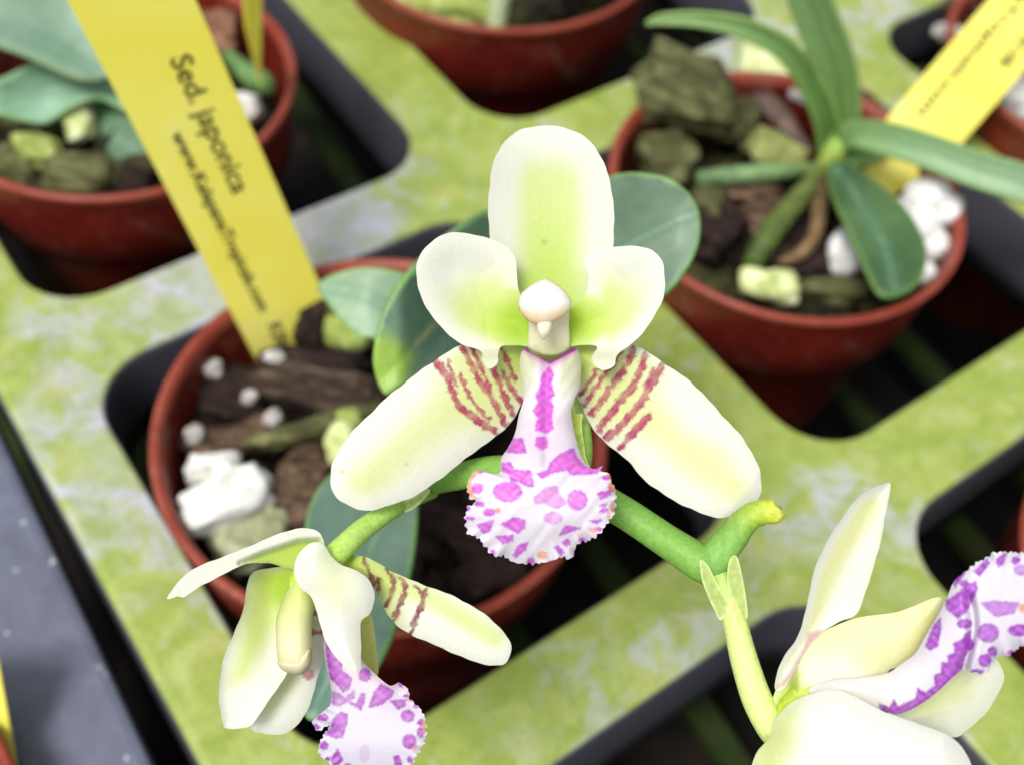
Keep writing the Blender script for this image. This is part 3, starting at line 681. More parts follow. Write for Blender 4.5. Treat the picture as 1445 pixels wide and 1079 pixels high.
def c_lat(axis, base, strp, seed, fade=True):
    axis = spline(axis, False, 6)
    def f(x, y, e):
        n = len(x); d = segdist(x, y, axis, False); C = np.tile(WHITE, (n, 1))
        r = np.hypot(x-base[0], y-base[1])
        C = cmix(C, lin((220, 228, 140)), .7*sstep(48, 4, d+6*vn(x, y, .03, seed))*sstep(4, 34, e))
        C = cmix(C, lin((218, 226, 150)), .85*sstep(175, 95, r)*sstep(-4, 18, e))
        C = cmix(C, LIME, .8*sstep(58, 16, r)); C = C*(1-.015*(.5+.5*np.sin(np.arctan2(y-base[1], x-base[0])*90+vn(x, y, .03)))*sstep(0, 20, e))[:, None]
        C = stripes(C, x, y, strp)
        for (sx, sy_) in ((574, 655), (482, 665), (700, 540)):
            C = cmix(C, lin((224, 170, 96)), .6*np.exp(-((x-sx)**2+(y-sy_)**2)/9))
        return C
    return f
ls = [(738, 484), (742, 510), (743, 545), (736, 572), (721, 596), (702, 614), (675, 632), (643, 658), (616, 680), (585, 699), (549, 712), (513, 720), (486, 710), (470, 695), (466, 676), (472, 649), (495, 611), (540, 566), (580, 534), (612, 509), (647, 488), (672, 482), (705, 480)]
S_L = [[(616, 511), (630, 530), (640, 556), (650, 575), (668, 588), (684, 600), (700, 609)], [(632, 506, 3.2), (637, 525), (644, 545)], [(649, 528, 3.6), (661, 554), (672, 572), (690, 592)],
       [(651, 487, 4.2), (664, 512), (680, 542), (697, 566), (713, 600)], [(666, 490, 3.6), (682, 526), (692, 552)], [(696, 521, 4.6), (709, 551), (724, 585)], [(708, 489, 3.4), (718, 514), (726, 536)], [(710, 526, 4.2), (723, 550), (737, 568)]]
petal('lateral_sepal', ls, lambda x, y, e: 9.5-.42*np.clip(np.hypot(x-745, y-510)/300, 0, 1)-.10*(1-np.exp(-e/26.)), c_lat([(735, 510), (640, 575), (510, 680)], (750, 500), S_L, 1), M_PETAL, f1, 2.3, 2.2, .018, wob=.7, label='left lateral sepal barred with maroon stripes')
rs = [(800, 484), (860, 482), (895, 487), (918, 499), (945, 518), (981, 545), (1012, 577), (1044, 613), (1066, 649), (1074, 676), (1073, 700), (1053, 721), (1026, 729), (999, 726), (963, 712), (931, 694), (909, 676), (882, 645), (846, 617), (828, 590), (815, 560), (806, 530)]
S_R = [[(843, 521, 3.4), (832, 538), (820, 556)], [(874, 496, 4.2), (862, 518), (850, 533), (837, 552), (825, 572)], [(894, 490), (885, 514), (868, 538), (852, 562), (834, 583)], [(911, 500), (901, 530), (885, 555), (866, 578), (845, 606)],
       [(934, 518, 5.6), (919, 542), (905, 566), (893, 582), (873, 603), (856, 618)], [(914, 587, 5.0), (896, 607), (876, 631)], [(922, 520, 3.2), (912, 545)]]
petal('lateral_sepal', rs, lambda x, y, e: 9.5-.42*np.clip(np.hypot(x-815, y-510)/300, 0, 1)-.10*(1-np.exp(-e/26.)), c_lat([(820, 500), (900, 575), (1040, 690)], (800, 500), S_R, 2), M_PETAL, f1, 2.3, 2.2, .018, wob=.7, label='right lateral sepal barred with maroon stripes')
# lip
z4_ = (450, 460); z6_ = (640, 600)
lip = [(742, 491), (750, 497), (766, 505), (777, 509), (790, 502), (810, 491), (818, 500), (820, 520), (818, 545), (811, 562), (806, 580), (811, 612), (819, 640), (829, 657), (840, 661), (850, 657), (847, 664), (860, 668), (863, 680), (868, 690), (867, 705), (865, 724), (856, 738), (847, 752), (832, 762), (818, 765), (811, 772), (806, 786), (792, 784), (778, 790), (757, 795), (737, 795), (722, 791), (712, 783), (698, 782), (686, 771), (674, 758), (660, 753), (657, 740), (657, 727), (662, 714), (673, 709), (664, 700), (660, 690), (661, 677), (669, 665), (680, 664), (696, 668), (707, 664), (707, 647), (717, 631), (727, 610), (732, 586), (740, 556), (734, 522), (735, 500)]
LZ = [(460, 9.1), (490, 9.02), (520, 8.9), (560, 8.8), (600, 8.66), (650, 8.5), (690, 8.42), (730, 8.4), (770, 8.5), (800, 8.62), (840, 8.8)]
def d_lip(x, y, e):
    b_ = sint(y, [q[0] for q in LZ], [q[1] for q in LZ])
    neck = sstep(670, 640, y)
    ang = np.arctan2(y-690, x-765); fr_ = (1-neck)*np.exp(-e/9.)
    return b_+neck*.12*np.exp(-e/10.)+neck*.035*np.exp(-((x-771)/7.)**2)+fr_*(.022*np.sin(ang*26+2*np.sin(ang*5))+.03*np.sin(ang*7+1))+(1-neck)*.06*((x-765)/90)**2+.015*vn(x, y, .05)
mag = (220, 98, 208)
LSP = [{'p': [(722, 128), (735, 150), (728, 180), (738, 215), (722, 230), (735, 250), (728, 290), (735, 320), (715, 335), (680, 325), (682, 300), (690, 290), (672, 265), (690, 240), (680, 215), (695, 190), (700, 155)], 'c': (214, 86, 210)},
       {'p': [(683, 348), (715, 348), (716, 378), (698, 388), (680, 375)], 'c': (214, 92, 210)}]
LSP6 = [[(430, 100), (500, 95), (525, 195), (480, 200), (385, 190)], [(350, 275), (410, 268), (440, 320), (560, 330), (580, 440), (540, 440), (480, 410), (420, 400), (400, 350), (350, 330)], (392, 480, 105, 72),
        [(610, 350), (690, 320), (700, 270), (780, 205), (870, 165), (890, 230), (960, 300), (1075, 290), (1040, 345), (960, 350), (850, 355), (820, 320), (720, 340), (640, 382)],
        {'p': [(665, 450), (750, 440), (765, 500), (820, 560), (760, 600), (690, 580), (670, 555), (590, 565), (585, 525)], 'a': .72}, {'p': (898, 540, 72, 72), 'a': .9}, {'p': (722, 668, 68, 42), 'a': .6},
        (172, 455, 40, 36), (258, 628, 42, 24), (190, 570, 32, 14), [(170, 720), (285, 688), (265, 760), (220, 780)], [(345, 715), (440, 665), (520, 690), (515, 740), (465, 778)], [(310, 805), (430, 795), (430, 830), (360, 855)],
        [(435, 940), (470, 870), (540, 845), (520, 900), (450, 955)], [(770, 795), (810, 725), (920, 742), (850, 765)], [(790, 845), (830, 820), (845, 855), (815, 870)], [(730, 880), (760, 875), (800, 915), (780, 935)],
        (935, 830, 22, 13), (560, 985, 24, 24), [(1045, 490), (1140, 470), (1140, 500), (1070, 535)], [(1055, 580), (1110, 565), (1100, 580)], [(985, 690), (1070, 685), (1040, 708)], [(1080, 600), (1120, 605), (1120, 620), (1060, 630)],
        (1105, 380, 22, 12), (195, 332, 16, 14), (120, 672, 30, 9), (285, 915, 16, 14), (1050, 750, 26, 10), (105, 600, 12, 14),
        {'p': [(985, 745), (1050, 752), (1040, 775), (1000, 765)], 'c': (226, 140, 96), 'a': .7}, {'p': (645, 938, 34, 26), 'c': (222, 146, 96), 'a': .8}, {'p': (320, 615, 18, 14), 'c': (222, 130, 92), 'a': .8},
        {'p': [(160, 320), (190, 320), (130, 390), (118, 450), (160, 525), (130, 520), (95, 470), (110, 380)], 'c': (226, 146, 100), 'a': .9}, {'p': (1150, 445, 26, 34), 'c': (196, 106, 78), 'a': .9}, {'p': (1138, 362, 18, 22), 'c': (196, 106, 78), 'a': .9},
        {'p': (1155, 590, 16, 34), 'c': (200, 110, 80), 'a': .8}, {'p': (1125, 650, 12, 20), 'c': (206, 120, 86), 'a': .8}, {'p': (915, 795, 16, 12), 'c': (230, 160, 120), 'a': .5}]
def c_lip(x, y, e):
    n = len(x); C = np.tile(lin((228, 221, 233)), (n, 1))
    C = cmix(C, lin((228, 214, 226)), .8*sstep(700, 640, y)*sstep(560, 600, y))
    C = cmix(C, lin((240, 236, 238)), sstep(600, 560, y))
    side = sstep(600, 560, y)*sstep(12, 22, np.abs(x-(775-(y-500)*.1))-(y-500)*.05)*sstep(575, 530, y)
    C = cmix(C, lin((214, 216, 184)), side)
    C = cmix(C, lin((220, 172, 224)), .55*np.exp(-((x-771+(y-520)*.04)/13.)**2)*sstep(660, 560, y))
    notch = np.array([(742, 491), (760, 500), (776, 509), (792, 501), (811, 491)]); d = segdist(x, y, notch, False)
    C = cmix(C, lin((206, 110, 200)), .7*sstep(13, 3, d)*sstep(0, 3, y-490)); C = cmix(C, lin((150, 34, 136)), sstep(5.5, 2.5, d))
    C = spots(C, x, y, LSP, z4_, 2.223, mag); C = spots(C, x, y, LSP6, z6_, 5.138, mag)
    C = cmix(C, lin((198, 110, 214)), .35*np.clip(vn(x, y, .35, 2), 0, 1)*sstep(3.5, 0, e)*sstep(690, 720, y))
    return C
petal('lip', lip, d_lip, c_lip, M_LIP, f1, 1.5, 1.3, .022, frill=(2.6, 9.5, lambda x, y: sstep(676, 690, y)), label='purple spotted lip with a fringed edge')
inflate('column', [(742, 425), (752, 410), (790, 410), (802, 428), (803, 460), (805, 480), (802, 494), (778, 503), (748, 494), (745, 480), (746, 455)], 9.03, .06, .08,
        lambda x, y, e: cmix(cfull((252, 250, 224), len(x)), cfull((236, 240, 190), len(x)), sstep(455, 500, y)), M_PETAL, f1, 2.4, tilt=lambda x, y: .16*sstep(440, 500, y))
cap = [(769.5, 393.5), (783, 399), (795, 408), (804, 420), (807, 430), (802, 441), (790, 451), (769.5, 459), (750, 456), (738, 446), (731, 432), (733.5, 417), (741, 409), (752, 401)]
inflate('anther_cap', cap, 8.8, .15, .05, lambda x, y, e: cmix(cmix(cfull((255, 255, 250), len(x)), cfull((255, 252, 232), len(x)), sstep(10, 0, e)), cfull((255, 214, 150), len(x)), .8*sstep(426, 450, y)*(.6+.4*np.abs(x-768)/30)), M_PETAL, f1, 2.2)
tube('beak', [P(769, 450, 8.8), P(768, 462, 8.77), P(767, 471, 8.79), P(766, 478, 8.82)], [.062, .056, .04, .015], [(255, 248, 220), (255, 250, 222), (252, 248, 214)], M_PETAL, f1, 16)

# ---- left flower, seen from its side
o2 = (220, 720); k2 = 2.779
def Z2(pts): return [(x/k2+o2[0], y/k2+o2[1]) for x, y in pts]
f2 = tube('flower', [P(470, 788, 8.96), P(450, 800, 8.93), P(436, 812, 8.92), P(428, 830, 8.9), P(420, 850, 8.9)], [.09, .12, .13, .12, .06], [(172, 208, 84), (176, 206, 74), (190, 214, 96)], M_STEM, orchid, 24, label='smaller flower at the lower left, turned sideways')
gA = Z2([(330, 205), (420, 165), (560, 118), (640, 112), (660, 170), (600, 225), (500, 225), (430, 205)])
petal('dorsal_sepal', Z2([(45, 345), (80, 290), (120, 248), (200, 203), (300, 165), (380, 133), (500, 85), (570, 68), (622, 75), (652, 98), (662, 140), (640, 200), (590, 235), (545, 228), (500, 218), (440, 206), (370, 208), (340, 213), (240, 262), (180, 290), (140, 318), (110, 340), (85, 335)]),
      lambda x, y, e: 9.0-.3*np.clip((440-x)/200, 0, 1)+.16*(1-softpoly(x, y, gA, 8))*0-.10*(1-softpoly(x, y, gA, 6)),
      lambda x, y, e: cmix(np.tile(WHITE, (len(x), 1)), np.tile(lin((186, 210, 76)), (len(x), 1)), .95*softpoly(x, y, gA, 7)), M_PETAL, f2, 2.4, 2, .028, wob=.5, label='narrow folded sepal reaching to the left')
S_C = Z2([(590, 415), (625, 400), (650, 405)]), Z2([(600, 468), (630, 475), (665, 478)])
def c_low(x, y, e):
    C = np.tile(lin((234, 236, 222)), (len(x), 1)); C = cmix(C, lin((216, 224, 140)), .7*softpoly(x, y, Z2([(440, 700), (560, 560), (560, 660), (440, 800), (400, 800)]), 16))
    C = cmix(C, lin((206, 206, 164)), sstep(905, 880, y)*.7)
    C = stripes(C, x, y, [[(q[0], q[1], 3.6) for q in s_] for s_ in S_C])
    return spots(C, x, y, [{'p': [(575, 635), (590, 618), (615, 625), (618, 650), (600, 665), (580, 650)], 'c': (196, 128, 150), 'a': .9}], o2, k2)
petal('lateral_sepal', Z2([(375, 840), (420, 870), (480, 877), (540, 852), (592, 790), (625, 690), (652, 580), (664, 490), (655, 400), (600, 350), (500, 450), (400, 650)]),
      lambda x, y, e: 9.28-.15*sstep(860, 1030, y)-.07*(1-np.exp(-e/20)), c_low, M_PETAL, f2, 2.2, 2, .03, wob=.6, label='lower sepal with maroon marks behind the column')
def c_pb(x, y, e):
    C = np.tile(lin((236, 238, 224)), (len(x), 1))
    t_ = softpoly(x, y, Z2([(370, 260), (540, 200), (560, 300), (500, 420), (440, 520), (360, 660), (290, 680), (330, 480), (350, 350)]), 20)
    C = cmix(C, lin((206, 220, 112)), .85*t_)
    return cmix(C, lin((166, 198, 48)), .9*softpoly(x, y, Z2([(400, 250), (560, 190), (560, 320), (500, 380), (440, 360)]), 18))
petal('petal', Z2([(520, 218), (450, 226), (400, 233), (368, 262), (350, 330), (338, 400), (300, 492), (264, 590), (248, 700), (250, 780), (262, 835), (275, 853), (330, 852), (375, 838), (430, 760), (490, 680), (530, 600), (600, 420), (620, 330), (575, 235)]),
      lambda x, y, e: 9.12-.25*sstep(800, 1000, y)+.12*np.exp(-((x-385)/30)**2)*sstep(1000, 850, y)-.05*np.exp(-e/10), c_pb, M_PETAL, f2, 2.2, 2, .03, wob=.5, label='broad drooping petal at the lower left')
def c_f(x, y, e):
    C = np.tile(WHITE, (len(x), 1)); ax = spline(Z2([(720, 190), (900, 270), (1100, 360), (1330, 500)]), False, 6); d = segdist(x, y, ax, False)
    C = cmix(C, lin((206, 220, 118)), .75*sstep(24, 3, d)); C = cmix(C, lin((198, 214, 110)), .8*sstep(590, 540, x))
    C = cmix(C, LIME, .8*sstep(530, 490, x))
    st = [Z2(q) for q in ([(815, 190), (830, 230), (845, 260), (855, 295)], [(875, 265), (870, 300), (862, 330)], [(905, 230), (930, 270), (925, 320), (905, 370)], [(958, 262), (980, 300), (960, 360), (930, 430)], [(1018, 295), (1045, 330), (1040, 380), (1015, 430), (998, 480)], [(1060, 312), (1045, 345)])]
    return stripes(C, x, y, [[(a[0], a[1], 3.7) for a in q] for q in st], (150, 84, 84), (112, 44, 54))
petal('lateral_sepal', Z2([(690, 200), (730, 175), (790, 176), (850, 195), (960, 252), (1100, 310), (1200, 352), (1300, 412), (1365, 475), (1393, 540), (1372, 595), (1330, 604), (1240, 590), (1100, 530), (1000, 482), (935, 440), (882, 362), (850, 300), (760, 250)]),
      lambda x, y, e: 9.12-.3*np.clip((x-480)/240, 0, 1)-.07*(1-np.exp(-e/16)), c_f, M_PETAL, f2, 2.0, 2, .03, wob=.7, label='striped sepal pointing to the right')
petal('lateral_sepal', Z2([(760, 420), (838, 405), (856, 470), (868, 560), (871, 640), (840, 650), (790, 600), (760, 500)]),
      lambda x, y, e: 9.24+.0*x-.04*(1-np.exp(-e/10)), lambda x, y, e: cmix(cfull((218, 222, 120), len(x)), cfull((232, 234, 150), len(x)), sstep(8, 0, e)), M_PETAL, f2, 2.4, 2, .03, label='yellow green edge of a petal behind the white one')
inflate('column', Z2([(545, 262), (515, 305), (488, 370), (471, 430), (471, 500), (476, 570), (488, 612), (520, 634), (565, 641), (597, 622), (610, 590), (611, 500), (612, 430), (622, 360), (600, 290)]), 8.92, .2, .1,
        lambda x, y, e: cmix(cmix(cfull((222, 234, 140), len(x)), cfull((248, 246, 200), len(x)), sstep(830, 920, y)), cfull((238, 226, 170), len(x)), .7*sstep(915, 940, y)), M_PETAL, f2, 2.4, tilt=lambda x, y: -.12*sstep(830, 950, y))
inflate('anther_cap', Z2([(478, 590), (520, 575), (570, 550), (606, 535), (613, 570), (606, 608), (575, 640), (540, 642), (505, 630), (484, 614)]), 8.78, .16, .06,
        lambda x, y, e: cmix(cfull((240, 236, 196), len(x)), cfull((232, 206, 120), len(x)), .7*sstep(425, 440, x)*sstep(12, 0, e)), M_PETAL, f2, 2.0)
def c_pe(x, y, e):
    C = np.tile(WHITE, (len(x), 1)); return cmix(C, lin((222, 232, 160)), .6*softpoly(x, y, Z2([(650, 170), (720, 210), (780, 300), (720, 400), (640, 300)]), 22))
petal('petal', Z2([(622, 124), (582, 145), (550, 190), (545, 250), (568, 305), (608, 340), (632, 400), (648, 460), (672, 522), (722, 592), (770, 630), (792, 640), (804, 610), (806, 530), (802, 440), (840, 400), (856, 340), (842, 280), (800, 240), (730, 212), (690, 180), (662, 140)]),
      lambda x, y, e: 8.74-.16*sstep(860, 960, y)-.14*(1-np.exp(-e/26)), c_pe, M_PETAL, f2, 2.2, 2, .03, wob=.4, label='white front petal tapering to a blunt point')
o3 = (400, 900); k3 = 6.02
def Z3(pts): return [(x/k3+o3[0], y/k3+o3[1]) for x, y in pts]
lip2 = Z3([(345, -60), (345, 0), (340, 60), (355, 200), (385, 330), (405, 450), (398, 560), (340, 620), (245, 700), (262, 740), (290, 787), (340, 762), (390, 742), (345, 810), (318, 860), (300, 920), (312, 990), (390, 1050), (420, 1130), (520, 1210), (700, 1262), (860, 1240), (980, 1180), (1080, 1080), (1125, 1010), (1160, 960), (1190, 900), (1205, 850), (1207, 760), (1195, 670), (1150, 590), (1095, 540), (1070, 500), (1060, 430), (1020, 400), (980, 375), (940, 395), (895, 398), (800, 322), (670, 190), (600, 60), (560, -80), (450, -140)])
L2 = [{'p': [(350, -100), (400, 0), (500, 210), (490, 270), (580, 340), (560, 420), (510, 455), (450, 380), (400, 340), (375, 200)]}, (690, 310, 50, 55), {'p': [(415, 455), (470, 470), (520, 510), (600, 440), (600, 500), (560, 530), (480, 570), (420, 560)], 'a': .8},
      [(560, 545), (620, 560), (660, 470), (690, 475), (680, 560), (655, 605)], [(830, 390), (935, 450), (920, 490), (840, 560), (730, 585), (770, 460)], [(480, 630), (540, 640), (540, 720), (515, 780), (500, 840), (440, 845), (355, 815), (410, 760), (420, 690)],
      (335, 672, 45, 28), [(910, 530), (1040, 520), (1030, 570), (970, 600)], (1055, 660, 55, 48), (1070, 875, 55, 60), (1165, 800, 28, 38), (1165, 715, 22, 25), (345, 910, 32, 32), [(410, 1020), (460, 940), (500, 1030), (460, 1080), (420, 1080)],
      [(940, 1000), (980, 1000), (1010, 1078), (950, 1078)], (1075, 1030, 20, 22), {'p': (690, 980, 40, 70), 'a': .25}, (995, 392, 16, 18), (1050, 490, 26, 10), (275, 755, 30, 20), (1130, 572, 24, 12), (375, 1025, 18, 12), (545, 1078, 25, 12),
      {'p': (1195, 750, 12, 45), 'c': (206, 140, 84), 'a': .9}, {'p': (1080, 515, 22, 14), 'c': (206, 130, 84), 'a': .8}, {'p': (1115, 930, 14, 20), 'c': (220, 150, 100), 'a': .7}]
def d_lip2(x, y, e):
    bl = sstep(975, 1010, y); ang = np.arctan2(y-1040, x-525)
    return sint(y, [840, 880, 950, 1000, 1060, 1110, 1150], [9.1, 9.02, 8.9, 8.8, 8.72, 8.78, 8.86])+bl*np.exp(-e/7.)*(.012*np.sin(ang*24+2*np.sin(ang*5))+.02*np.sin(ang*7))+.05*((x-515)/70)**2*(1-bl)-.05*(1-bl)*np.exp(-e/8)
def c_lip2(x, y, e):
    C = np.tile(lin((208, 202, 217)), (len(x), 1)); C = cmix(C, lin((214, 196, 202)), .7*sstep(1000, 950, y))
    return spots(C, x, y, L2, o3, k3, (176, 84, 190), edge=(152, 58, 168))
petal('lip', lip2, d_lip2, c_lip2, M_LIP, f2, 1.5, 1.3, .022, frill=(1.9, 8.0, lambda x, y: sstep(1015, 1030, y)+(x > 560)*sstep(966, 972, y)*.8), label='purple spotted lip with a jagged edge')

# ---- right flower, seen from behind its right side
o4 = (940, 660); k4 = 2.574
def Z4(pts): return [(x/k4+o4[0], y/k4+o4[1]) for x, y in pts]
f3 = tube('flower', [P(1102, 1036, 8.72), P(1112, 1024, 8.7), P(1126, 1004, 8.66), P(1150, 985, 8.6), P(1180, 975, 8.55)], [.12, .14, .16, .15, .07], [(200, 218, 112), (186, 208, 70), (200, 214, 110)], M_STEM, orchid, 24, label='flower cut off by the lower right corner')
def c_a4(x, y, e):
    C = np.tile(lin((238, 240, 226)), (len(x), 1)); ax = spline(Z4([(480, 700), (540, 500), (620, 330), (740, 130)]), False, 6); d = segdist(x, y, ax, False)
    C = cmix(C, lin((220, 224, 130)), .7*sstep(26, 2, d)*sstep(3, 16, e)); C = cmix(C, lin((190, 130, 140)), .7*softpoly(x, y, Z4([(515, 600), (545, 588), (580, 585), (560, 605), (525, 640), (500, 700), (430, 790), (400, 800), (450, 740), (500, 650)]), 4))
    return C
petal('lateral_sepal', Z4([(815, 62), (785, 60), (740, 78), (695, 110), (660, 150), (592, 250), (548, 345), (525, 430), (503, 530), (472, 620), (425, 690), (402, 750), (398, 805), (430, 800), (470, 730), (510, 660), (560, 600), (620, 562), (690, 530), (715, 480), (735, 420), (755, 350), (775, 280), (795, 180)]),
      lambda x, y, e: 8.62-.3*np.clip((980-y)/300, 0, 1)+.08*(1-np.exp(-e/14)), c_a4, M_PETAL, f3, 2.4, 2.2, .03, wob=.4, label='upright pointed sepal')
petal('lateral_sepal', Z4([(780, 900), (900, 862), (1000, 790), (1090, 720), (1180, 690), (1222, 730), (1226, 775), (1205, 820), (1172, 880), (1110, 935), (1050, 976), (950, 950), (840, 960)]),
      lambda x, y, e: 8.85-.2*np.clip((x-1280)/150, 0, 1)-.06*(1-np.exp(-e/18)), lambda x, y, e: cmix(np.tile(lin((228, 232, 210)), (len(x), 1)), np.tile(lin((206, 214, 136)), (len(x), 1)), .7*softpoly(x, y, Z4([(800, 880), (1040, 760), (1120, 740), (1100, 830), (960, 900)]), 16)), M_PETAL, f3, 2.6, 2.2, .03, wob=.6, label='rounded sepal under the lip')
petal('column', Z4([(400, 800), (430, 760), (480, 700), (500, 650), (535, 615), (600, 578), (700, 542), (830, 524), (900, 500), (975, 470), (1006, 480), (985, 560), (940, 640), (890, 690), (840, 722), (800, 750), (760, 900), (560, 900), (430, 930), (378, 975), (372, 900)]),
      lambda x, y, e: 8.6+.12*sstep(1130, 1110, x)-.09*(1-np.exp(-e/26.))-.18*np.clip((x-1180)/150, 0, 1),
      lambda x, y, e: cmix(cmix(cmix(np.tile(lin((244, 246, 188)), (len(x), 1)), np.tile(lin((246, 246, 226)), (len(x), 1)), softpoly(x, y, Z4([(500, 700), (640, 680), (740, 740), (740, 860), (520, 840)]), 16)), np.tile(lin((184, 208, 60)), (len(x), 1)), .9*softpoly(x, y, Z4([(400, 830), (440, 780), (480, 750), (495, 800), (430, 880), (385, 960)]), 12)),
                           np.tile(lin((230, 222, 110)), (len(x), 1)), .55*softpoly(x, y, Z4([(850, 700), (960, 500), (985, 560), (900, 690)]), 12)), M_PETAL, f3, 2.6, 2.2, .03, label='pale yellow hood behind the lip')
lip3 = Z4([(520, 800), (600, 770), (700, 762), (800, 745), (852, 712), (905, 672), (948, 600), (990, 530), (1020, 470), (1045, 412), (1085, 375), (1130, 342), (1160, 330), (1190, 310), (1240, 306), (1300, 308), (1370, 330), (1430, 390), (1460, 470), (1440, 550), (1380, 610), (1300, 640), (1262, 668), (1235, 688), (1215, 680), (1190, 700), (1160, 742), (1115, 738), (1090, 722), (1078, 730), (1040, 760), (1000, 798), (960, 832), (915, 862), (870, 884), (830, 893), (770, 870), (650, 840), (540, 840)])
L4_ = [[(1015, 480), (1040, 470), (1085, 430), (1125, 410), (1130, 440), (1105, 490), (1090, 520), (1060, 545), (1020, 510)], [(1040, 410), (1060, 390), (1090, 365), (1080, 385), (1050, 430)], [(1120, 375), (1165, 330), (1172, 345), (1140, 390)], [(1200, 330), (1235, 308), (1225, 345), (1205, 360)], (1082, 418, 14, 10),
       [(975, 570), (995, 545), (998, 580), (985, 645), (960, 660), (942, 645)], {'p': [(1145, 490), (1190, 482), (1280, 490), (1262, 525), (1200, 538), (1165, 510)], 'a': .8}, {'p': (1170, 598, 38, 34), 'a': .9}, (1285, 588, 42, 20), (1158, 698, 22, 22), (1185, 665, 16, 16), (1130, 738, 24, 6), {'p': (1290, 370, 26, 18), 'a': .7}, (1270, 335, 14, 12),
       (1085, 565, 26, 16), (1100, 640, 16, 20), {'p': [(1045, 635), (1075, 625), (1090, 600), (1105, 590), (1108, 640), (1082, 690), (1075, 728), (1040, 762), (1000, 800), (960, 834), (915, 864), (870, 886), (830, 896), (775, 872), (775, 856), (812, 872), (828, 842), (842, 868), (880, 850), (908, 838), (915, 800), (940, 818), (978, 790), (975, 752), (1002, 745), (1000, 708), (1030, 705), (1022, 682), (1050, 670)]}, {'p': (1420, 450, 40, 40)}, {'p': (1380, 560, 40, 30)},
       {'p': (1298, 508, 16, 14), 'c': (232, 150, 120), 'a': .9}, {'p': [(1205, 690), (1260, 672), (1255, 680), (1225, 695)], 'c': (224, 150, 120), 'a': .8}, {'p': (1255, 670, 14, 8)}]
def c_lip3(x, y, e):
    C = np.tile(lin((226, 219, 232)), (len(x), 1)); C = cmix(C, lin((240, 234, 228)), sstep(1330, 1250, x)*.8)
    C = cmix(C, lin((222, 214, 236)), .6*softpoly(x, y, Z4([(1140, 480), (1200, 420), (1300, 400), (1300, 440), (1200, 460)]), 8))
    return spots(C, x, y, L4_, o4, k4, (178, 78, 204), edge=(150, 56, 180))
ll_ = spline(Z4([(1100, 470), (1115, 560), (1105, 640), (1078, 725)]), False, 6)
petal('lip', lip3, lambda x, y, e: 8.5-.45*np.clip((x-1150)/220, 0, 1)-.10*(1-np.exp(-e/18.))+.10*np.exp(-(segdist(x, y, ll_, False)/7)**2)+.03*sstep(1370, 1400, x)*np.sin(np.arctan2(y-860, x-1410)*13)*np.exp(-e/10), c_lip3, M_LIP, f3, 1.7, 1.5, .025,
      frill=(2.2, 9.0, lambda x, y: sstep(1345, 1365, x)), label='purple spotted lip curving up to the right')
petal('petal', Z4([(378, 975), (392, 920), (432, 872), (480, 838), (560, 808), (620, 805), (680, 825), (760, 870), (850, 905), (950, 938), (1040, 980), (1085, 1030), (1108, 1085), (1120, 1180), (1000, 1260), (700, 1290), (450, 1260), (330, 1180), (312, 1090), (332, 1028)]),
      lambda x, y, e: 8.36-.3*np.clip((x-1080)/250, 0, 1)-.22*(1-np.exp(-e/40.)), lambda x, y, e: cmix(np.tile(lin((240, 242, 232)), (len(x), 1)), np.tile(lin((214, 226, 130)), (len(x), 1)), .8*softpoly(x, y, Z4([(310, 1000), (390, 900), (480, 850), (470, 1000), (390, 1200), (300, 1200)]), 22)), M_PETAL, f3, 3.0, 2.4, .03, wob=.5, label='large white front petal')

def DZ(x, y, z):
    q = PZ(x, y, z); return float(np.dot(q-CP, fwd))
# ------------------------------------------------------------------ seedling in the right pot
sb = PZ(1168, 235, pz('right', .6))
seed = empty('orchid_seedling', sb, 'non flowering orchid seedling with narrow arching green leaves in the right pot', 'orchid plant')
def strap(name, pts, mat, parent, width_col, grid=24, fold=.25, label=None):
    """leaf from a centre line of (px,py,depth,halfwidth px)"""
    p = spline(pts, False, 10); c = P(p[:, 0], p[:, 1], p[:, 2]); T = np.gradient(c, axis=0); T /= np.linalg.norm(T, axis=1)[:, None]
    V = []; C = []; F = []; m_ = 13
    for i in range(len(p)):
        view = c[i]-CP; view /= np.linalg.norm(view)
        sd_ = np.cross(T[i], view); sd_ /= np.linalg.norm(sd_); nn = np.cross(sd_, T[i]); nn /= np.linalg.norm(nn)
        if nn @ view > 0: nn = -nn
        hw = p[i, 3]*p[i, 2]/FPX
        for k in range(m_):
            t_ = k/(m_-1)*2-1
            V.append(c[i]+sd_*hw*t_+nn*hw*fold*(t_*t_)); C.append(width_col(abs(t_), i/(len(p)-1), t_))
    for i in range(len(p)-1):
        for k in range(m_-1): F.append((i*m_+k, i*m_+k+1, (i+1)*m_+k+1, (i+1)*m_+k))
    return obj(name, V, F, mat, parent, colors=np.array(C), solid=.06, label=label)
def scol(a, b_, e_):
    a, b_, e_ = lin(a), lin(b_), lin(e_)
    def f(t_, u, s):
        c = a*(1-u)+b_*u; c = c*(1-.35*max(0, 1-t_*7)) if t_ < .14 else c
        return c*(1-max(0, t_-.85)/.15*.7)+e_*max(0, t_-.85)/.15*.7
    return f
sd0 = float(np.dot(sb-CP, fwd))
strap('leaf', [(1172, 222, sd0-.2, 16), (1166, 170, sd0-.9, 17), (1140, 112, sd0-1.5, 16), (1105, 68, sd0-1.9, 15), (1050, 40, sd0-2.1, 13), (985, 28, sd0-2.1, 10), (935, 28, sd0-2.0, 7), (912, 34, sd0-1.9, 2)], M_LEAF, seed, scol((84, 126, 52), (124, 158, 98), (150, 182, 96)), fold=.5, label='narrow leaf arching to the left')
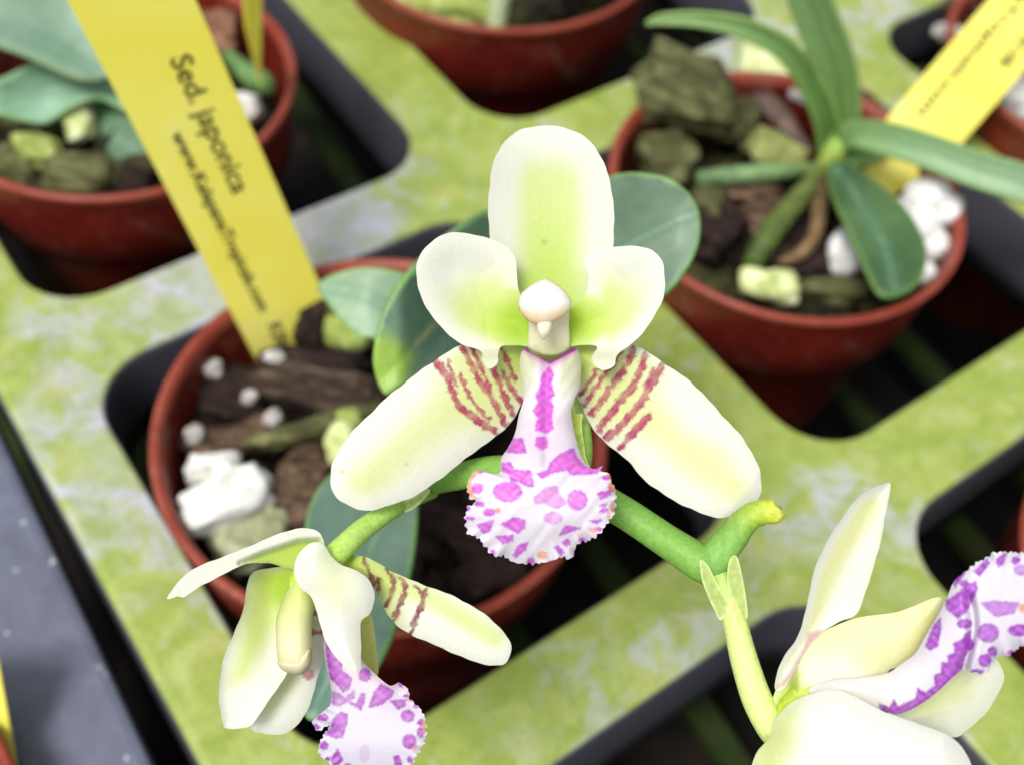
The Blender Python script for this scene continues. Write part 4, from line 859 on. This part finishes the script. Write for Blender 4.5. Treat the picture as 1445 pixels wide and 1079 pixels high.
strap('leaf', [(1180, 222, sd0-.2, 16), (1188, 170, sd0-.8, 24), (1180, 100, sd0-1.6, 28), (1158, 40, sd0-2.2, 29), (1130, -30, sd0-2.8, 26), (1100, -90, sd0-3.2, 10)], M_LEAF, seed, scol((116, 156, 76), (112, 146, 98), (150, 180, 106)), fold=.3, label='upright strap leaf leaving the top of the frame')
strap('leaf', [(1172, 218, sd0-.3, 14), (1200, 190, sd0-.9, 18), (1250, 196, sd0-1.4, 22), (1310, 214, sd0-1.8, 23), (1380, 240, sd0-2.1, 24), (1450, 262, sd0-2.3, 24), (1520, 300, sd0-2.3, 8)], M_LEAF, seed, scol((116, 154, 88), (142, 174, 138), (118, 154, 80)), fold=.35, label='leaf stretching to the right across the label')
strap('leaf', [(1180, 215, sd0-.2, 8), (1215, 222, sd0-.4, 12), (1250, 205, sd0-.3, 12), (1262, 190, sd0, 3)], M_LEAF, seed, scol((112, 158, 84), (122, 170, 100), (150, 186, 110)), label='short leaf stub under the right hand leaf')
petal('leaf', [(1168, 236), (1188, 228), (1218, 243), (1268, 284), (1298, 328), (1308, 366), (1294, 402), (1258, 420), (1236, 412), (1216, 372), (1192, 318), (1174, 278)], trough([(1175, 235), (1235, 320), (1268, 415)], lambda x, y: np.interp(y, [225, 300, 420], [sd0-.5, DZ(1225, 300, 1.35), DZ(1258, 420, 1.35)]), .22),
      leafcol([(1178, 238), (1215, 290), (1245, 345), (1262, 412)], (58, 88, 50), (84, 116, 70), (110, 148, 74)), M_LEAF, seed, 5, 3, .07, label='broad dark leaf drooping over the front of the pot')
tube('stem_base', [sb+np.array([0, 0, -.7]), sb, sb+np.array([0, 0, .5]), sb+np.array([0, .1, .9])], [.22, .27, .25, .15], [(150, 140, 84), (168, 182, 92), (140, 184, 84)], M_STEM, seed)
tube('root', [P(1162, 236, sd0-.1), PZ(1125, 282, .75), PZ(1090, 325, .6), PZ(1066, 366, .3), PZ(1056, 392, -.2)], [.14, .19, .22, .2, .12], [(120, 130, 70), (92, 112, 48), (60, 86, 36)], M_ROOT, seed, label='thick green root slanting down to the left')
tube('root', [P(1158, 236, sd0), PZ(1095, 244, .55), PZ(1040, 247, .55), PZ(985, 252, .4)], [.1, .16, .17, .15], [(120, 150, 90), (130, 164, 110), (100, 130, 80)], M_ROOT, seed, label='pale green root lying to the left')
tube('root', [P(1160, 242, sd0-.1), PZ(1156, 285, .7), PZ(1150, 330, .6), PZ(1130, 358, .5), PZ(1102, 370, .3)], [.12, .15, .13, .12, .06], [(96, 82, 54), (120, 96, 64), (150, 120, 84)], M_ROOT, seed, label='curled brown root')
petal('dead_leaf', [(1062, 132), (1085, 130), (1112, 150), (1128, 180), (1142, 205), (1134, 208), (1108, 188), (1084, 165)], lambda x, y, e: sd0-.3+.02*vn(x, y, .1)+.0*x, lambda x, y, e: cmix(cfull((120, 96, 84), len(x)), cfull((84, 66, 60), len(x)), sstep(8, 0, e)), M_ROOT, seed, 4, 3, .03, label='withered brown leaf remnant')

# ------------------------------------------------------------------ plant in the upper left pot
ub = PZ(150, 150, pz('ul', .9)); ud = float(np.dot(ub-CP, fwd))
upl = empty('orchid_plant', ub, 'leafy plant with broad pale blue green leaves behind the tall yellow label', 'orchid plant')
lc = leafcol([(-40, 30), (60, 60), (150, 110)], (122, 156, 132), (150, 178, 156), (150, 180, 126))
petal('leaf', [(-120, -60), (0, -50), (100, -40), (130, 40), (160, 90), (150, 110), (110, 112), (40, 82), (-20, 60), (-120, 20)], lambda x, y, e: ud-2.2+.9*np.clip((x+20)/170, 0, 1)-.2*np.exp(-e/30), lc, M_LEAF, upl, 7, 4, .07, label='large pale leaf in the top left corner')
petal('leaf', [(-60, 130), (0, 112), (30, 98), (60, 86), (110, 80), (150, 86), (200, 120), (190, 160), (140, 140), (100, 154), (65, 174), (30, 170), (-10, 160), (-60, 150)], lambda x, y, e: ud-1.6+.8*np.clip(x/170, 0, 1)-.2*np.exp(-e/25), leafcol([(-60, 140), (40, 130), (150, 120)], (112, 158, 120), (150, 188, 160), (150, 190, 130)), M_LEAF, upl, 6, 4, .07, label='pale leaf reaching the left edge below the largest one')
petal('leaf', [(86, 26), (98, 20), (110, 36), (126, 66), (132, 84), (108, 68), (92, 48)], lambda x, y, e: ud-1.5+.0*x, lambda x, y, e: cmix(cfull((122, 182, 62), len(x)), cfull((150, 200, 90), len(x)), sstep(8, 0, e)), M_LEAF, upl, 5, 3, .07, label='small bright green young leaf')
petal('leaf', [(105, 160), (148, 140), (200, 160), (260, 200), (250, 225), (200, 220), (168, 230), (148, 212), (122, 192)], lambda x, y, e: ud-.6-.2*np.clip((y-150)/80, 0, 1), leafcol([(120, 165), (160, 190), (200, 220)], (58, 100, 62), (84, 124, 80), (90, 130, 76)), M_LEAF, upl, 6, 4, .07, label='dark green lower leaf by the label')
tube('stem_base', [ub+np.array([0, 0, -.7]), ub, ub+np.array([0, 0, 1.2])], [.25, .28, .15], [(110, 150, 70), (130, 172, 80)], M_STEM, upl)
tube('root', [P(318, 75, ud), P(345, 100, ud), P(372, 118, ud), P(385, 128, ud+.1)], [.12, .2, .22, .12], [(92, 130, 66), (110, 150, 84), (84, 120, 60)], M_ROOT, upl, label='thick green root right of the label')
# pale stalk in the top pot
tb = P(700, 46, 25.2); tpl = empty('orchid_plant', tb, 'plant in the top centre pot of which only a pale green stalk shows', 'orchid plant')
tdp = float(np.dot(PZ(702, 46, .6)-CP, fwd))
tube('stalk', [P(700, 50, tdp), P(703, 20, tdp-.3), P(708, -20, tdp-.8), P(716, -80, tdp-1.4)], [.19, .2, .2, .18], [(168, 192, 130), (196, 212, 172), (200, 214, 180)], M_STEM, tpl)
petal('leaf', [(716, -60), (760, -130), (820, -150), (860, -120), (800, -70), (740, -40)], lambda x, y, e: tdp-1.2+.0*x, lc, M_LEAF, tpl, 8, 5, .07)

# ------------------------------------------------------------------ yellow labels
def text_mesh(name, txt, size, o, ex, ey, en, parent, xs=1.0, off=0):
    cu = bpy.data.curves.new(name, 'FONT'); cu.body = txt; cu.size = size; cu.extrude = .002; cu.offset = off; cu.resolution_u = 3
    ob = bpy.data.objects.new(name, cu); COL.objects.link(ob); bpy.context.view_layer.update()
    dg = bpy.context.evaluated_depsgraph_get(); me = bpy.data.meshes.new_from_object(ob.evaluated_get(dg))
    V = [o+ex*v.co.x*xs+ey*v.co.y+en*(v.co.z+.004) for v in me.vertices]; F = [tuple(p.vertices) for p in me.polygons]
    wdt = max(v.co.x for v in me.vertices)*xs
    bpy.data.objects.remove(ob); bpy.data.curves.remove(cu); bpy.data.meshes.remove(me)
    return obj(name, V, F, M_INK, parent, smooth=False), wdt
def width_of(txt, size):
    cu = bpy.data.curves.new('t', 'FONT'); cu.body = txt; cu.size = size; ob = bpy.data.objects.new('t', cu); COL.objects.link(ob); bpy.context.view_layer.update()
    me = bpy.data.meshes.new_from_object(ob.evaluated_get(bpy.context.evaluated_depsgraph_get())); wd = max(v.co.x for v in me.vertices)
    bpy.data.objects.remove(ob); bpy.data.curves.remove(cu); bpy.data.meshes.remove(me); return wd
def make_label(name, A, U, Wv, length, width, tip, label, lines, bend=0.0):
    """A: corner; U: unit vector along the stake to the tip; Wv: unit vector across (text up side)"""
    N_ = np.cross(U, Wv); N_ /= np.linalg.norm(N_)
    mid = A+U*(length/2)+Wv*width/2
    if N_ @ (CP-mid) < 0: N_ = -N_
    root = empty(name, A+U*(length+tip)+Wv*width/2, label, 'plant label', 'yellow plant labels')
    nL, nW = 40, 8; V = []; F = []
    zf = lambda s: bend*(s/length)**2
    for i in range(nL+1):
        s = (length+tip)*i/nL
        k = 1 if s < length else max(.05, 1-(s-length)/tip)
        for j in range(nW+1):
            t_ = (j/nW-.5)*k+.5
            V.append(A+U*s+Wv*width*t_+N_*zf(s))
    for i in range(nL):
        for j in range(nW): F.append((i*(nW+1)+j, i*(nW+1)+j+1, (i+1)*(nW+1)+j+1, (i+1)*(nW+1)+j))
    obj('label_blade', V, F, M_LABEL, root, smooth=False, solid=.035)
    for txt, s0, s1, v0, size in lines:
        wd = width_of(txt, size); xs = (s1-s0)/wd
        V0 = A+U*s0+Wv*v0+N_*.022
        ob, _ = text_mesh('printed_text', txt, size, V0, U, Wv, N_, root, xs, .005)
    return root, N_
# tall front label
bd0 = float(np.dot(PZ(352, 490, .25)-CP, fwd)); td0 = bd0*.76
A0 = P(95, 0, td0); B0 = P(352, 490, bd0); U0 = B0-A0; L0 = np.linalg.norm(U0); U0 /= L0
W0 = P(243, -76, td0)-A0; W0 = W0-U0*(W0@U0); wid0 = np.linalg.norm(W0); W0 /= wid0
ext = 4.0; A1 = A0-U0*ext
def along(px, py):  # where a photo point falls on the label plane
    n_ = np.cross(U0, W0); r = (px-PW/2)/FPX*RT-(py-PH/2)/FPX*UP+fwd; t_ = ((A1-CP)@n_)/(r@n_); q = CP+t_*r-A1; return q@U0, q@W0
a1 = along(238, 82); a2 = along(325, 275); b1 = along(238, 190); b2 = along(368, 438); c1 = along(376, 458); c2 = along(396, 486)
make_label('plant_label', A1, U0, W0, L0+ext+.3, wid0, 1.5, 'tall yellow plant label printed with species name and web address, in the front pot',
           [('Sed. japonica', a1[0], a2[0], along(326, 268)[1]+.0, .40), ('www.KalapanaTropicals.com', b1[0], b2[0], (b1[1]+b2[1])/2, .255), ('R3B', c1[0], c2[0], c1[1], .3)])
# reversed label in the right pot
dd = 21.4
A2_ = P(1260, 157, dd); B2_ = P(1393, 2, dd-.2); U2 = A2_-B2_; U2 /= np.linalg.norm(U2)
W2 = P(1354, 205, dd)-A2_; W2 = W2-U2*(W2@U2); wid2 = np.linalg.norm(W2); W2 /= wid2
A3 = A2_-U2*7.0
n2 = np.cross(U2, W2)
make_label('plant_label', A3, U2, W2, 7.2, wid2, 2.0, 'yellow plant label with upside down print leaning out of the right pot',
           [('www.KalapanaTropicals.com', 1.2, 6.75, .36, .26), ('Sed. japonica', .6, 5.1, .92, .42)][:2])
# narrow edge-on label at the top left, and the one in the corner
A5 = P(338, -60, 17.6); A6 = P(352, 96, 19.4); U5 = A6-A5; l5 = np.linalg.norm(U5); U5 /= l5
W5 = P(362, -60, 18.6)-A5; W5 = W5-U5*(W5@U5); W5 /= np.linalg.norm(W5)
make_label('plant_label', A5, U5, W5, l5-.8, 1.0, 1.6, 'yellow plant label seen almost edge on beside the tall label', [])
A7 = P(-110, 780, 13.3); A8 = P(-52, 1075, 14.3); U7 = A8-A7; l7 = np.linalg.norm(U7); U7 /= l7
W7 = P(10, 756, 13.3)-A7; W7 = W7-U7*(W7@U7); W7 /= np.linalg.norm(W7)
make_label('plant_label', P(2, 955, 13.8)-W7*1.3-U7*.4, U7, W7, l7+.2, 1.3, 1.5, 'yellow plant label of which only an edge shows in the lower left corner', [])

# ------------------------------------------------------------------ render
SC.render.engine = 'CYCLES'; SC.cycles.max_bounces = 6; SC.cycles.transparent_max_bounces = 4
SC.render.resolution_x = 1024; SC.render.resolution_y = 764
